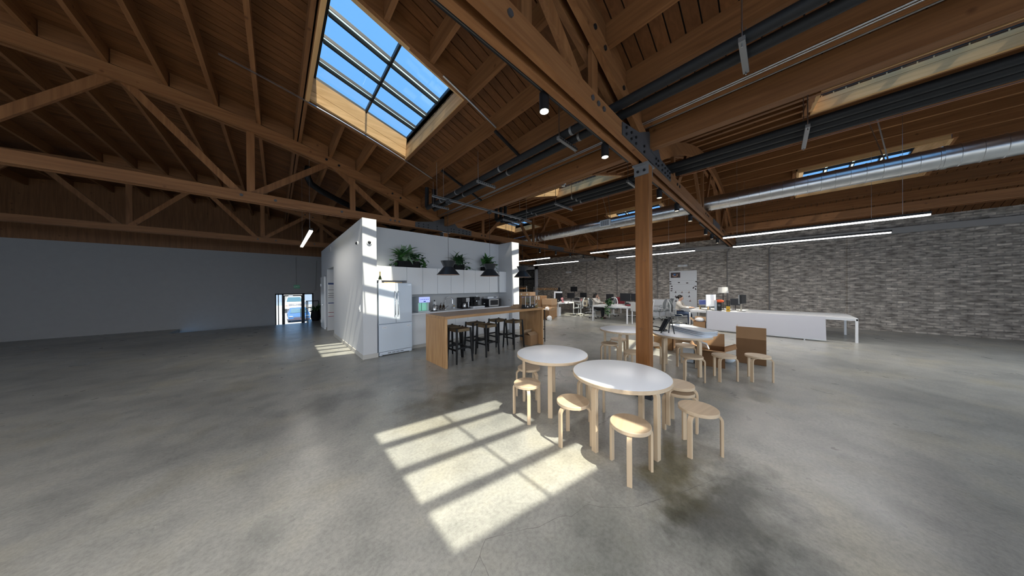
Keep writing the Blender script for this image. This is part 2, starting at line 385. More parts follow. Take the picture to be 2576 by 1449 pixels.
def dup(root, loc, rz=0, label=None, group=None, skip=()):
    r = root.copy(); COL.objects.link(r); r.location = loc; r.rotation_euler = (0,0,rz); WORLD[r.name] = tuple(loc)
    if label: r['label'] = label
    if group: r['group'] = group
    for ch in list(root.children):
        if ch.name.split('.')[0] in skip: continue
        c = ch.copy(); COL.objects.link(c); c.parent = r
        for g in list(ch.children):
            d = g.copy(); COL.objects.link(d); d.parent = c
    return r
def B(*a): return MB().box(*a)

# ---------------------------------------------------------------- roof geometry
CX = 4.04                                   # column line between the two bays
WALLX = 15.72
def zlow(x): return 5.217 - .0284*(x+3.5)**2          # bay 1: underside of the bowed top chord
def zup1(x): return zlow(x) + .20                      # purlin undersides, bay 1
def zup2(x): return 5.27 - .047*(x-9.9)**2             # bay 2
PD = .26                                               # purlin depth
YB, YF = -8.0, 17.35                                   # back wall, street wall
XL = -11.0
T_Y = [1.27-6.15, 1.27, 7.42, 13.57]                   # near face of each truss
# skylights: x0,x1,y0,y1,bay
SKY1 = [(.45, 2.10, 3.27+6.15*k, 5.61+6.15*k, 1) for k in (-1, 0)]
SKY2 = [(6.05, 7.72, 3.27+6.15*k, 5.61+6.15*k, 2) for k in (-1, 0)] + [(9.55, 11.25, 9.45, 11.60, 2)] + [(11.75, 13.30, 3.27+6.15*k, 5.61+6.15*k, 2) for k in (-1, 0)]

# ---------------------------------------------------------------- floor
fl = MB()
fl.box(XL, WALLX, YB, 15.85, -.15, 0); fl.box(1.16, WALLX, 15.85, YF, -.15, 0); fl.box(XL, -3.0, 15.85, YF, -.15, 0)
floor = tag(fl.build('floor', 'concrete'), 'polished grey concrete floor with stains and hairline cracks', 'floor', kind='structure')
def ribbon(pts, w_, name):
    mb = MB(); P = []
    for a, b in zip(pts[:-1], pts[1:]):
        n_ = max(2, int(math.dist(a, b)/.035))
        for k in range(n_): P.append((a[0]+(b[0]-a[0])*k/n_+random.gauss(0, .0025), a[1]+(b[1]-a[1])*k/n_+random.gauss(0, .0025)))
    P.append(pts[-1]); L_, R_ = [], []
    for i, p in enumerate(P):
        q, r = P[max(0, i-1)], P[min(len(P)-1, i+1)]; dx, dy = r[0]-q[0], r[1]-q[1]; d_ = math.hypot(dx, dy) or 1; ww = w_*random.uniform(.3, 1)
        L_.append((p[0]-dy/d_*ww, p[1]+dx/d_*ww, .0008)); R_.append((p[0]+dy/d_*ww, p[1]-dx/d_*ww, .0008))
    return mb.sheet([L_, R_]).build(name, 'crack_grey', floor)
for pts in ([(.55, .95), (.81, 1.22), (.9, 1.26), (.99, 1.32), (1.2, 1.2), (1.31, 1.13), (1.49, 1.07), (1.54, 1.02), (1.72, .99), (1.76, .91), (1.87, .79), (1.99, .71), (2.3, .55), (2.72, .36), (2.82, .28), (2.85, .17), (3.1, -.2)], [(2.5, 3.3), (2.97, 3.88), (3.16, 3.99), (3.45, 3.98), (3.9, 3.85), (4.4, 3.95)], [(3.45, 3.98), (3.47, 4.27), (3.51, 4.39), (3.4, 4.8)], [(2.0, 4.0), (1.8, 3.6), (2.1, 3.3)], [(.35, 10.6), (.38, 9.4), (.30, 8.2), (.42, 7.2)], [(8.0, 5.0), (7.4, 4.2), (6.8, 4.0), (6.3, 3.4)], [(.9, 1.26), (.85, 1.02)]):
    ribbon(pts, .0016, 'floor_crack')
st = MB()
for i in range(4): st.box(-3.0, 1.16, 15.85+i*.3, 16.15+i*.3, -.9, -.17*(i+1)+.0)
st.box(-3.0, 1.16, 17.05, YF+.2, -.9, -.72)
tag(st.build('entry_steps', 'concrete'), 'concrete steps going down to the glazed street door', 'steps', kind='structure')

# ---------------------------------------------------------------- walls
def wall(name, bm, mat, label): return tag(bm.build(name, mat), label, 'wall', kind='structure')
w = MB(); w.box(WALLX, WALLX+.3, YB, YF, 0, 4.4)
brick = wall('wall_right', w, 'brick', 'worn grey brick wall behind the office desks')
for y in (-2.2, 2.0, 6.2, 7.6, 10.4, 12.2):                # plastered-over pilasters and downpipes along the brick
    B(WALLX-.03, WALLX, y, y+.34, 0, 3.6).build('pilaster', 'brick', brick)
w = MB()
for a, b in ((XL, -.05), (1.47, WALLX)): w.box(a, b, YF, YF+.25, -.75, 3.42)
w.box(-.05, 1.47, YF, YF+.25, 1.42, 3.42)
wf = wall('wall_front', w, 'grey_wall', 'grey painted street wall around the entrance door')
w = MB(); w.box(XL, WALLX, YF+.02, YF+.25, 3.42, 6.1)
wall('wall_gable', w, 'fir_Z', 'dark boarded gable above the grey street wall')
# back and left walls, with window openings added for the fill lights (behind the photographer)
w = MB(); w.box(XL, WALLX, YB-.25, YB, 0, .75); w.box(XL, WALLX, YB-.25, YB, 3.45, 6.0)
xs = [XL] + [v for x in (-8.2, -3.6, 1.0, 5.6, 10.2) for v in (x-1.75, x+1.75)] + [WALLX]
for a, b in zip(xs[0::2], xs[1::2]): w.box(a, b, YB-.25, YB, .75, 3.45)
wb = wall('wall_back', w, 'grey_wall', 'grey wall with large windows behind the viewer')
w = MB(); w.box(XL-.25, XL, YB, YF, -.1, .75); w.box(XL-.25, XL, YB, YF, 3.25, 4.4)
ys = [YB] + [v for y in (-5.2, -.6, 4.0, 8.6) for v in (y-1.75, y+1.75)] + [YF]
for a, b in zip(ys[0::2], ys[1::2]): w.box(XL-.25, XL, a, b, .75, 3.25)
wl = wall('wall_left', w, 'grey_wall', 'grey wall with large windows far left of the viewer')

# ---------------------------------------------------------------- roof deck
ceil = tag(bpy.data.objects.new('ceiling', None), 'bowed timber roof of boards on purlins over both bays', 'ceiling', kind='structure')
COL.objects.link(ceil); WORLD['ceiling'] = (0,0,0)
def segs(a, b, n): return [a + (b-a)*i/n for i in range(n+1)]
def split(lo, hi, y0, y1, skies):
    """x ranges left of lo..hi once the skylights crossing y0..y1 are taken out"""
    out = [(lo, hi)]
    for sx0, sx1, sy0, sy1, _ in skies:
        if y1 > sy0 and y0 < sy1:
            new = []
            for a, b in out:
                if sx1 <= a or sx0 >= b: new.append((a, b)); continue
                if sx0 > a+.02: new.append((a, sx0))
                if sx1 < b-.02: new.append((sx1, b))
            out = new
    return out
def strip(mb, xa, xb, y0, y1, zf, z0, z1, step=1.0, full=False):
    n = max(1, int(math.ceil((xb-xa)/step))); X = segs(xa, xb, n); vs = []; fs = []
    for x in X:
        z = zf(x); vs += [(x,y0,z+z1), (x,y0,z+z0), (x,y1,z+z0), (x,y1,z+z1)]
    for i in range(n):
        for k in range(4 if full else 3): fs.append((i*4+k, i*4+(k+1) % 4, (i+1)*4+(k+1) % 4, (i+1)*4+k))
    fs += [(0,1,2,3), (n*4+3, n*4+2, n*4+1, n*4)]
    mb.add(vs, fs)
PITCH_B = .142; y = -2.6; meshes = {}
while y < YF-.1:
    for a, b in split(-4.2, CX+.12, y, y+PITCH_B, SKY1):
        key = (round(a, 2), round(b, 2))
        if key not in meshes:
            mb = MB(); strip(mb, a, b, 0, PITCH_B-.014, zup1, PD, PD+.03); meshes[key] = mb.mesh('ceiling_board'); meshes[key].materials.append(MATS['deck'])
        o = bpy.data.objects.new('ceiling_board', meshes[key]); COL.objects.link(o); o.parent = ceil
        o.location = (0, y, random.uniform(-.002, .002))
    y += PITCH_B
mb = MB(); yy = YB
while yy < YF:
    strip(mb, XL, -4.2, yy, yy+PITCH_B-.014, zup1, PD, PD+.03, 1.2)
    if yy < -2.65:
        for a, b in split(-4.2, CX+.12, yy, yy+PITCH_B, SKY1): strip(mb, a, b, yy, yy+PITCH_B-.014, zup1, PD, PD+.03, 1.2)
    for a, b in split(CX+.12, WALLX, yy, yy+PITCH_B, SKY2): strip(mb, a, b, yy, yy+PITCH_B-.014, zup2, PD, PD+.03, 1.2)
    yy += PITCH_B
far_boards = mb.build('far_ceiling_boards', 'deck', ceil); far_boards['kind'] = 'stuff'
# dark roofing above the boards keeps the daylight out of the joints
mb = MB()
def shell(zf, lo, hi, skies):
    cuts = sorted({YB-.3, YF+.3} | {v for s in skies for v in s[2:4] if YB < v < YF})
    for y0, y1 in zip(cuts[:-1], cuts[1:]):
        for a, b in split(lo, hi, y0+.01, y1-.01, skies): strip(mb, a, b, y0, y1, zf, PD+.031, PD+.13, .8, True)
shell(zup1, XL-.3, CX+.13, SKY1); shell(zup2, CX+.1, WALLX+.3, SKY2)
mb.build('roofing', 'black_paint', ceil)

# purlins
def purlin(x, zf, skies, wd=.058, y0=YB, y1=YF, dx=0):
    ranges = [(y0, y1)]
    for sx0, sx1, sy0, sy1, _ in skies:
        if sx0+.02 < x < sx1-.02:
            new = []
            for a, b in ranges:
                if sy1 <= a or sy0 >= b: new.append((a, b)); continue
                if sy0-.08 > a: new.append((a, sy0-.08))
                if sy1+.08 < b: new.append((sy1+.08, b))
            ranges = new
    z = zf(x)
    for a, b in ranges: B(x-wd/2, x+wd/2, a, b, z, z+PD+.01).build('purlin', 'fir_Y', ceil)
P1 = [.34, .41, .98, 1.55, 2.14, 2.72, 3.27, 3.80, -.24, -.82, -1.4, -1.98, -2.56, -3.14, -3.72, -4.5, -5.3, -6.1, -6.9, -7.7, -8.5, -9.3, -10.1]
for x in P1: purlin(x, zup1, SKY1, .05 if x in (.34, .41) else .058)
P2 = [4.25 + .6*i for i in range(19)]
for x in P2: purlin(x, zup2, SKY2, .07)
# valley beam over the column line
for a, b in zip(T_Y[:-1], T_Y[1:]):
    B(CX-.05, CX+.06, a+.19, b, 3.67, 3.97).build('valley_beam', 'fir_Y', ceil)
B(CX-.05, CX+.06, T_Y[-1]+.19, YF, 3.67, 3.97).build('valley_beam', 'fir_Y', ceil)
# blocking boards between the purlins over each truss
for ty in T_Y[1:]:
    xs = sorted(x for x in P1 if x > -4)
    for a, b in zip(xs[:-1], xs[1:]):
        if b-a < .2: continue
        m_ = MB(); z0, z1 = zup1(a), zup1(b)
        m_.prism([(a+.04, ty+.02, z0+.01), (b-.04, ty+.02, z1+.01), (b-.04, ty+.02, z1+PD), (a+.04, ty+.02, z0+PD)], (0, .04, 0)); m_.build('blocking_board', 'fir_X', ceil)

# ---------------------------------------------------------------- skylights
def skylight(n, x0, x1, y0, y1, zroof, label, detail=True):
    t = thing('window_%d' % n, label, 'skylight', ((x0+x1)/2, (y0+y1)/2, zroof((x0+x1)/2)), kind='structure')
    zf = lambda x: zroof(x0) + (zroof(x1)-zroof(x0))*(x-x0)/(x1-x0)
    TOP = .38                                            # glass above the purlin undersides
    # curb: flared sloped boards along x (stacked planks), two level boards along y
    def curb_x(yt, yb_, d, base):
        """inner face from y=yb_ at the bottom to y=yt under the glass; d = outward thickness"""
        for lo, hi in ((base, .18), (.185, TOP)):
            ya, yc = yb_+(yt-yb_)*(lo-base)/(TOP-base), yb_+(yt-yb_)*(hi-base)/(TOP-base)
            m_ = MB(); za0, za1 = zf(x0), zf(x1)
            m_.add([(x0-.02, ya, za0+lo), (x1+.02, ya, za1+lo), (x1+.02, yc, za1+hi), (x0-.02, yc, za0+hi), (x0-.02, ya+d, za0+lo), (x1+.02, ya+d, za1+lo), (x1+.02, yc+d, za1+hi), (x0-.02, yc+d, za0+hi)],
                   [(0,1,2,3),(7,6,5,4),(0,4,5,1),(1,5,6,2),(2,6,7,3),(3,7,4,0)])
            m_.build('curb_board', 'curb', t)
    curb_x(y1-.09, y1+.03, .06, .05)
    curb_x(y0+.31, y0+.02, -.06, .0)
    for xa, xb, xm in ((x0-.055, x0, x0), (x1, x1+.055, x1)):
        for lo, hi in ((0, .175), (.18, TOP)):
            z = zf(xm); B(xa, xb, y0, y1+.06, z+lo, z+hi).build('curb_board', 'curb_y', t)
    # header joists below the ends
    for yy in ((y0-.09, y0-.01), (y1+.10, y1+.17)):
        m_ = MB(); m_.prism([(x0-.06, yy[0], zf(x0-.06)), (x1+.06, yy[0], zf(x1+.06)), (x1+.06, yy[0], zf(x1+.06)+PD), (x0-.06, yy[0], zf(x0-.06)+PD)], (0, yy[1]-yy[0], 0))
        m_.build('header', 'fir_X', t)
    # frame, bars and panes at glass level
    def sl(xa, xb, ya, yb, h0, h1):
        m_ = MB(); m_.prism([(xa, ya, zf(xa)+h0), (xb, ya, zf(xb)+h0), (xb, ya, zf(xb)+h1), (xa, ya, zf(xa)+h1)], (0, yb-ya, 0)); return m_
    g0, g1 = y0+.33, y1-.08; gx0, gx1 = x0+.08, x1-.012
    pitch = .49+.008; xm = (gx0+gx1)/2
    sl(x0-.05, x1+.1, y0+.25, g0, TOP, TOP+.07).build('frame_rail', 'black_metal', t); sl(x0-.05, x1+.1, g1, y1+.06, TOP+.001, TOP+.05).build('frame_rail', 'black_metal', t)
    sl(x0-.06, gx0, y0+.25, y1+.06, TOP, TOP+.07).build('frame_rail', 'black_metal', t); sl(gx1, x1+.1, y0+.25, y1+.06, TOP+.001, TOP+.05).build('frame_rail', 'black_metal', t)
    for i in (1, 2, 3):
        yb = g0 - .03 + .505*i-.01
        b = sl(gx0, gx1, yb-.048, yb+.03, TOP+.03, TOP+.05).build('glazing_bar', 'bar_glaze', t)
        sl(gx0, gx1, yb-.054, yb-.044, TOP+.0, TOP+.05).build('bar_fin', 'black_metal', b); sl(gx0, gx1, yb+.014, yb+.036, TOP-.03, TOP+.05).build('bar_fin', 'black_metal', b)
    sl(xm-.014, xm+.014, g0, g1, TOP-.015, TOP+.05).build('cross_bar', 'black_metal', t)
    for i in range(4):
        for xa, xb in ((gx0, xm), (xm, gx1)):
            sl(xa, xb, g0+pitch*i, g1 if i == 3 else g0+pitch*(i+1), TOP+.052, TOP+.062).build('pane', 'sky_glass', t)
    return t
names = {0: 'skylight over the front floor, above and behind the viewer', 1: 'large eight-pane skylight showing blue sky at the upper left', 2: 'skylight beyond the kitchen wall in the near bay'}
n = 0
for k, s in enumerate(SKY1): n += 1; skylight(n, *s[:4], zup1, names[k])
n2 = {0: 'skylight in the far bay behind the viewer, lighting the far tables', 1: 'skylight well of bright boards seen left of the timber column', 2: 'small bright skylight above the right end of the kitchen', 3: 'skylight near the brick wall, right of the viewer', 4: 'skylight partly hidden behind the silver duct'}
for k, s in enumerate(SKY2): n += 1; skylight(n, *s[:4], zup2, n2[k])
# ---------------------------------------------------------------- trusses
CB, CT = 3.47, 3.66                       # bottom chord
def arc_ply(zf, lo, hi, a, b, y0, y1, step=.45):
    mb = MB(); strip(mb, a, b, y0, y1, zf, lo, hi, step, True); return mb
def truss(ty, label):
    t = thing('roof_truss', label, 'truss', (CX, ty, CB), group='bowstring roof trusses')
    W3 = .065
    for y0 in (0, .125):
        B(XL, CX-.1, ty+y0, ty+y0+W3, CB, CT).build('bottom_chord', 'fir_X', t)
        B(CX+.12, WALLX, ty+y0, ty+y0+W3, CB, CT).build('bottom_chord', 'fir_X', t)
        arc_ply(zlow, -.02, .198, XL, CX-.02, ty+y0, ty+y0+W3).build('top_chord', 'fir_X', t)
        arc_ply(zup2, -.24, -.002, CX+.2, WALLX, ty+y0, ty+y0+W3).build('top_chord', 'fir_X', t)
    yw = ty + .095
    def web(xa, xb, top, name='web'):
        za = CT-.07; zb = top(xb)
        MB().bar((xa, yw, za), (xb, yw, zb), .055 if name == 'web' else .047, .12, (0,1,0)).build(name, 'fir_Z', t)
    for nd in (2.45, -.45, -3.35, -6.25, -9.1):
        for dx in (-1.42, 1.42):
            if nd+dx < CX-.5 and nd+dx > XL: web(nd + (.06 if dx > 0 else -.06), nd+dx, lambda x: zlow(x)+.08)
        web(nd+.08, nd+.08, lambda x: zlow(x)+.08, 'post')
    web(1.45, 1.45, lambda x: zlow(x)+.05, 'post')
    for nd in (5.62, 8.45, 11.4, 14.2):
        for dx in (-1.2, 0, 1.25):
            if nd+dx < WALLX-.3: web(nd+dx*.12, nd+dx, lambda x: zup2(x)-.13)
    # steel splice plates where the two bays meet, and bolts
    for yy in (ty-.012, ty+.19):
        m_ = MB(); m_.prism([(CX-1.0, yy, CB+.02), (CX+1.0, yy, CB+.02), (CX+1.0, yy, CT), (CX+.45, yy, CT+.03), (CX+.25, yy, CT+.24), (CX-.1, yy, CT+.24), (CX-.45, yy, CT+.08), (CX-1.0, yy, CT-.02)], (0, .012, 0)); pl = m_.build('splice_plate', 'steel_plate', t)
        m_ = MB()
        for bx in (-.9, -.75, -.6, -.3, .2, .3, .5, .65, .8, .92):
            for bz in (.06, .14): m_.disc((CX+bx, yy+(-.008 if yy < ty else .02), CB+bz), (0,1,0), .018, .02, 6)
        m_.build('plate_bolts', 'black_metal', pl)['kind'] = 'stuff'
    m_ = MB()
    B(9.4, 10.65, ty-.012, ty, CB+.01, CT-.01).build('splice_plate', 'steel_plate', t)
    for bx in [2.34, 2.46, 2.58, 8.28, 8.48, 8.66, 11.27, 11.45, 11.66, 5.5, 5.66, 1.2, .0, -.5]:
        MB().disc((bx, ty-.006, CB+.1), (0,1,0), .026, .016, 10).build('bolt', 'black_metal' if bx > 3 else 'steel_plate', t)
    for bx in (.9, 1.15, 2.4, 2.62, 3.1):
        MB().disc((bx, ty-.006, zlow(bx)+.1), (0,1,0), .026, .016, 10).build('bolt', 'black_metal', t)
    return t
truss(T_Y[1], 'near roof truss resting on the timber column'); truss(T_Y[2], 'roof truss passing above the white kitchen wall'); truss(T_Y[3], 'dark roof truss far behind the kitchen, near the street wall')
# office cross ties in bay 2 (level beams along y between the trusses)
for i, (x, z0, y0, y1) in enumerate(((12.2, 3.62, 1.46, 7.42), (12.2, 3.62, -4.9, 1.27))):
    tag(B(x-.07, x+.07, y0, y1, z0, z0+.2).build('tie_beam', 'fir_Y'), ['level tie beam between the two trusses right of the column', 'level tie beam at the right edge beyond the near truss'][i], 'beam')

# ---------------------------------------------------------------- columns
def column(cx, cy, label, detail):
    t = thing('timber_column', label, 'column', (cx, cy, 0), group='timber columns')
    B(cx-.075, cx+.075, cy-.098, cy+.098, .0, CB-.0).build('post', 'column_fir', t, bevel=.008)
    m_ = MB(); m_.box(cx-.11, cx+.11, cy-.13, cy+.13, 0, .05); m_.box(cx-.085, cx-.076, cy-.07, cy+.07, .05, .2); m_.box(cx-.05, cx+.05, cy-.108, cy-.099, .05, .2); m_.build('base_shoe', 'rust_shoe', t)
    m_ = MB(); m_.box(cx-.14, cx+.16, cy-.11, cy+.11, CB-.022, CB-.001); m_.box(cx-.092, cx-.076, cy-.1, cy+.1, CB-.16, CB-.02); m_.box(cx+.076, cx+.092, cy-.1, cy+.1, CB-.16, CB-.02); m_.build('cap_bracket', 'galv_bracket', t)
    m_ = MB()
    for dy in (-.045, .045): m_.disc((cx-.1, cy+dy, CB-.1), (1,0,0), .018, .02, 8)
    m_.build('bracket_bolts', 'black_metal', t)
    m_ = MB(); m_.prism([(cx-.02, cy-.12, CT-.02), (cx+.2, cy-.12, CT-.02), (cx+.26, cy-.12, CT+.2), (cx-.02, cy-.12, CT+.2)], (0, .012, 0)); m_.build('beam_hanger', 'steel_plate', t)
    if detail:
        for z, dy in ((1.02, .02), (2.05, -.03)): MB().disc((cx-.078, cy+dy, z), (1,0,0), .022, .006, 10).build('plug', 'fir_X', t)
    return t
column(CX+.005, T_Y[1]+.1, 'square timber column rising beside the round tables', True)
column(CX+.005, T_Y[2]+.1, 'timber column behind the white kitchen wall', False)
column(CX+.005, T_Y[3]+.1, 'timber column far behind the kitchen', False)

# ---------------------------------------------------------------- ceiling services
def run(name, mat, label, cat, xs, z, r, y0, y1, riser=True, group=None):
    t = thing(name, label, cat, (xs[0], (y0+y1)/2, z), group=group)
    for x in xs:
        pts = [(x, y0, z), (x, y1-.05, z)] + ([(x, y1, z+.05), (x, y1-.02, z+.55)] if riser else [(x, y1, z)])
        MB().tube(pts, r, 10).build('pipe', mat, t, smooth=True)
        for yy in (-2.2, 1.9, 3.4, 4.9, 5.6):
            if y0 < yy < y1: MB().tube([(x, yy, z), (x, yy+.035, z)], r+.005, 10).build('clamp', 'strut_steel', t, smooth=True)
    return t
run('refrigerant_pipes', 'insulation', 'pair of black insulated pipes hung below the near roof slope', 'pipes', (2.96, 3.16), 3.80, .052, -5, 6.45)
MB().tube([(3.06, -5, 3.84), (3.06, 6.3, 3.84)], .009, 6).build('copper_line', 'copper', bpy.data.objects['refrigerant_pipes'])
run('refrigerant_pipes', 'insulation', 'three black insulated pipes hung beyond the column line', 'pipes', (5.30, 5.50, 5.70), 3.86, .055, -5, 6.35)
MB().tube([(5.82, -5, 3.82), (5.82, 6.2, 3.82)], .009, 6).build('copper_line', 'copper', bpy.data.objects['refrigerant_pipes.001'])
for i, (x, r) in enumerate(((3.72, .009), (3.77, .009), (3.83, .012), (3.90, .009))):
    tag(MB().tube([(x, -5, 3.92+.006*i), (x, 7.3, 3.92+.006*i)], r, 8).build('conduit', 'conduit', None, True), 'steel conduit in the bundle running below the valley beam', 'conduit', 'conduit bundle along the valley')
# trapeze hangers: slotted strut and two threaded rods
def trapeze(x0, x1, y, z, label, group):
    t = thing('pipe_hanger', label, 'hanger', ((x0+x1)/2, y, z), group=group)
    st = B(x0, x1, y-.022, y+.022, z-.02, z+.02).build('strut', 'strut_steel', t)
    m_ = MB(); k = int((x1-x0)/.05)
    for i in range(k):
        xx = x0+.03+i*.05; m_.box(xx, xx+.028, y-.0235, y-.022, z-.007, z+.009)
    m_.build('slots', 'black_metal', st)
    for x in (x0+.03, x1-.03):
        zt = zup1(x)+.05 if x < CX else zup2(x)+.05
        MB().tube([(x, y, z-.05), (x, y, zt)], .006, 6).build('rod', 'steel', t)
for i, y in enumerate((-1.7, .19, 2.06, 3.97, 5.88)): trapeze(2.84, 3.30, y, 3.72, 'slotted strut under the pair of pipes, %s from the kitchen' % ['fifth', 'fourth', 'third', 'second', 'first'][i], 'struts under the pair of pipes')
for i, y in enumerate((-.3, 2.05, 3.85, 5.85)): trapeze(5.16, 5.94, y, 3.78, 'slotted strut under the three pipes, %s from the kitchen' % ['fourth', 'third', 'second', 'first'][i], 'struts under the three pipes')
# roof-mounted slotted channel pieces
for i, (xa, xb, y, lab) in enumerate(((2.72, 3.82, 5.15, 'black channel fixed across two purlins above the pendant rail'), (2.70, 3.30, 3.25, 'short black channel across two purlins below the skylight'))):
    m_ = MB(); m_.bar((xa, y, zup1(xa)-.02), (xb, y, zup1(xb)-.02), .04, .04); tag(m_.build('roof_channel', 'black_metal'), lab, 'channel')
# wire tray along the skylight edge
for i, (xa, xb, y, lab) in enumerate(((1.72, 2.68, 3.19, 'short slotted steel strip at the near corner of the large skylight'), (-.6, 2.75, 5.68, 'thin steel strip along the far edge of the large skylight'))):
    m_ = MB(); strip(m_, xa, xb, y-.012, y+.012, zup1, -.02, -.004, .5, True); tag(m_.build('steel_strip', 'conduit'), lab, 'strip')
# spiral duct
t = thing('spiral_duct', 'long silver spiral duct crossing the far bay', 'duct', (8.72, 3, 3.92))
R_D = .19; m_ = MB(); pts = []; y = -6.0; rs = []
while y < 13.2:
    pts += [(8.72, y, 3.92), (8.72, y+.17, 3.92), (8.72, y+.172, 3.92), (8.72, y+.186, 3.92)]; rs += [R_D, R_D, R_D+.006, R_D+.006]; y += .19
m_.tube(pts, rs, 28); m_.build('duct_pipe', 'galvanized', t, smooth=True)
for yy in (-2.1, 4.75, 9.8): MB().tube([(8.72, yy, 3.92), (8.72, yy+.05, 3.92)], R_D+.012, 28).build('coupling', 'galvanized', t, smooth=True)
gx = 8.72-R_D
g = B(gx-.05, gx+.03, 3.98, 4.34, 3.80, 4.02).build('grille', 'label_white', t)
m_ = MB()
for i in range(9): m_.box(gx-.053, gx-.049, 4.01+i*.035, 4.03+i*.035, 3.82, 4.0)
m_.build('grille_slots', 'cabinet_gap', g)
for yy in (-1.5, 4.1, 9.3):
    for dx in (-.2, .2): MB().bar((8.72+dx*.4, yy, 3.92+.17), (8.72+dx*1.5, yy+.2, zup2(8.72+dx*1.5)+.02), .02, .004).build('strap', 'steel', t)
# smoke detector below the valley purlin
t = thing('smoke_detector', 'small round smoke detector hanging left of the far skylight', 'detector', (4.6, 3.2, 3.86))
MB().lathe([(.055, .0), (.06, .02), (.05, .05)], (4.6, 3.2, 3.90), 16).build('base', 'label_white', t, True); MB().lathe([(.0, -.03), (.04, -.03), (.048, 0)], (4.6, 3.2, 3.90), 16).build('sensor', 'steel', t, True)
MB().tube([(4.6, 3.2, 3.95), (4.6, 3.2, zup2(4.6)+.1)], .012, 6).build('stem', 'steel', t)

# ---------------------------------------------------------------- light tracks and spots
def spot(x, y, z, label, group, power=14):
    t = thing('track_spotlight', label, 'spotlight', (x, y, z), group=group)
    B(x-.02, x+.02, y-.012, y+.012, z-.03, z+.0).build('adapter', 'black_metal', t)
    MB().lathe([(.047, -.02), (.047, -.19), (.042, -.19), (.042, -.16)], (x, y, z), 18).build('housing', 'black_metal', t, True)
    MB().lathe([(.0, -.165), (.041, -.165)], (x, y, z), 16).build('lens', 'spot_glow', t)
    l = bpy.data.lights.new('spot_beam', 'SPOT'); l.energy = power; l.color = (1, .95, .88); l.spot_size = math.radians(84); l.spot_blend = .9; l.shadow_soft_size = .12
    o = bpy.data.objects.new('spot_beam', l); COL.objects.link(o); o.parent = t; o.location = (0, 0, -.2)
ordn = ['first', 'second', 'third', 'fourth', 'fifth', 'sixth', 'seventh', 'eighth']
def track(xa, xb, y, z, xs, lab, who, pw=14):
    t = thing('light_track', lab, 'track', (xa, y, z))
    B(xa, xb, y-.02, y+.02, z, z+.035).build('rail', 'black_metal', t)
    B(xa, xb, y-.004, y+.004, z-.002, z).build('slot', 'cabinet_gap', t)
    for i, x in enumerate(sorted(xs, key=lambda v: abs(v-CX))): spot(x, y, z, '%s black track spotlight %s' % (ordn[i], who), 'track spotlights '+who, pw)
track(-4.0, 3.86, T_Y[1]+.25, 3.53, (-3.05, -1.82, -.65, .40, 1.88, 3.12), 'black light track along the near truss left of the column', 'left of the column, counted from the column', 48)
track(4.6, 9.4, T_Y[1]+.25, 3.53, (5.32, 6.54, 7.83), 'black light track along the near truss right of the column', 'right of the column, counted from the column')
track(9.0, 15.4, T_Y[1]+.25, 3.47, (9.9, 11.0, 12.2), 'far black light track near the brick wall on the near truss', 'towards the brick wall on the near truss')
track(7.2, 15.2, T_Y[2]-.03, 3.42, (8.75, 9.95, 11.2, 12.5, 13.8), 'black light track under the truss beyond the kitchen', 'beyond the kitchen under the far truss')

# ---------------------------------------------------------------- linear LED lamps
def led(x, y0, y1, z, label, mat='led', power=34, wires=True):
    t = thing('linear_lamp', label, 'lamp', (x, (y0+y1)/2, z), group='suspended linear lamps')
    B(x-.035, x+.035, y0, y1, z+.006, z+.05).build('housing', 'black_metal', t)
    B(x-.032, x+.032, y0+.01, y1-.01, z-.022, z+.0055).build('diffuser', mat, t)
    if wires:
        for yy in (y0+.3, y1-.3):
            zt = (zup1(x) if x < CX else zup2(x)) + PD-.002
            MB().tube([(x, yy, z+.06), (x, yy, zt)], .003, 5).build('wire', 'steel', t)
    o = area_light('lamp_light', (x, (y0+y1)/2, z-.03), (0,0,-1), .06, y1-y0, power, (1, .95, .9), None); o.parent = t; o.location = (0, 0, -.03)
    o.rotation_euler = (0,0,0)
led(9.13, 2.05, 5.08, 3.0, 'long thin lamp in front of the brick wall, passing behind the column'); led(11.55, 2.1, 5.1, 3.0, 'long thin lamp low before the brick wall, just right of the column')
led(9.13, 7.12, 10.2, 3.0, 'long thin lamp right of the white kitchen end wall'); led(11.5, 7.1, 10.2, 3.0, 'long thin lamp over the desks, nearest the brick wall corner')
led(9.13, -2.05, 1.02, 3.0, 'long thin lamp cut by the right edge, the nearer one'); led(11.5, -2.05, 1.02, 3.0, 'long thin lamp cut by the right edge, the farther one')
led(.59, 7.34, 10.31, 3.0, 'warm linear lamp left of the kitchen side wall', 'led_warm', 12)
for i, x in enumerate((-6.5, -3.2)):  # unseen lamps added to brighten the near floor from overhead
    for j, y in enumerate((-5.5, -1.0)):
        led(x, y, y+3.0, 3.2, ['linear lamp behind the viewer', 'linear lamp far behind the viewer'][j] + [' on the left row', ' on the right row'][i], 'led', 125)

# black insulated bend and flexible pipe beyond the kitchen truss
pts = [(.70, 9.2, 5.15), (.66, 9.22, 4.9), (.75, 9.3, 4.72), (1.0, 9.5, 4.64), (1.6, 9.8, 4.5), (3.4, 10.6, 4.12), (4.6, 11.2, 3.95)]
tag(MB().tube(pts, .085, 10).build('flexible_pipe', 'black_paint', None, True), 'thick black pipe bending down behind the kitchen truss', 'pipe')
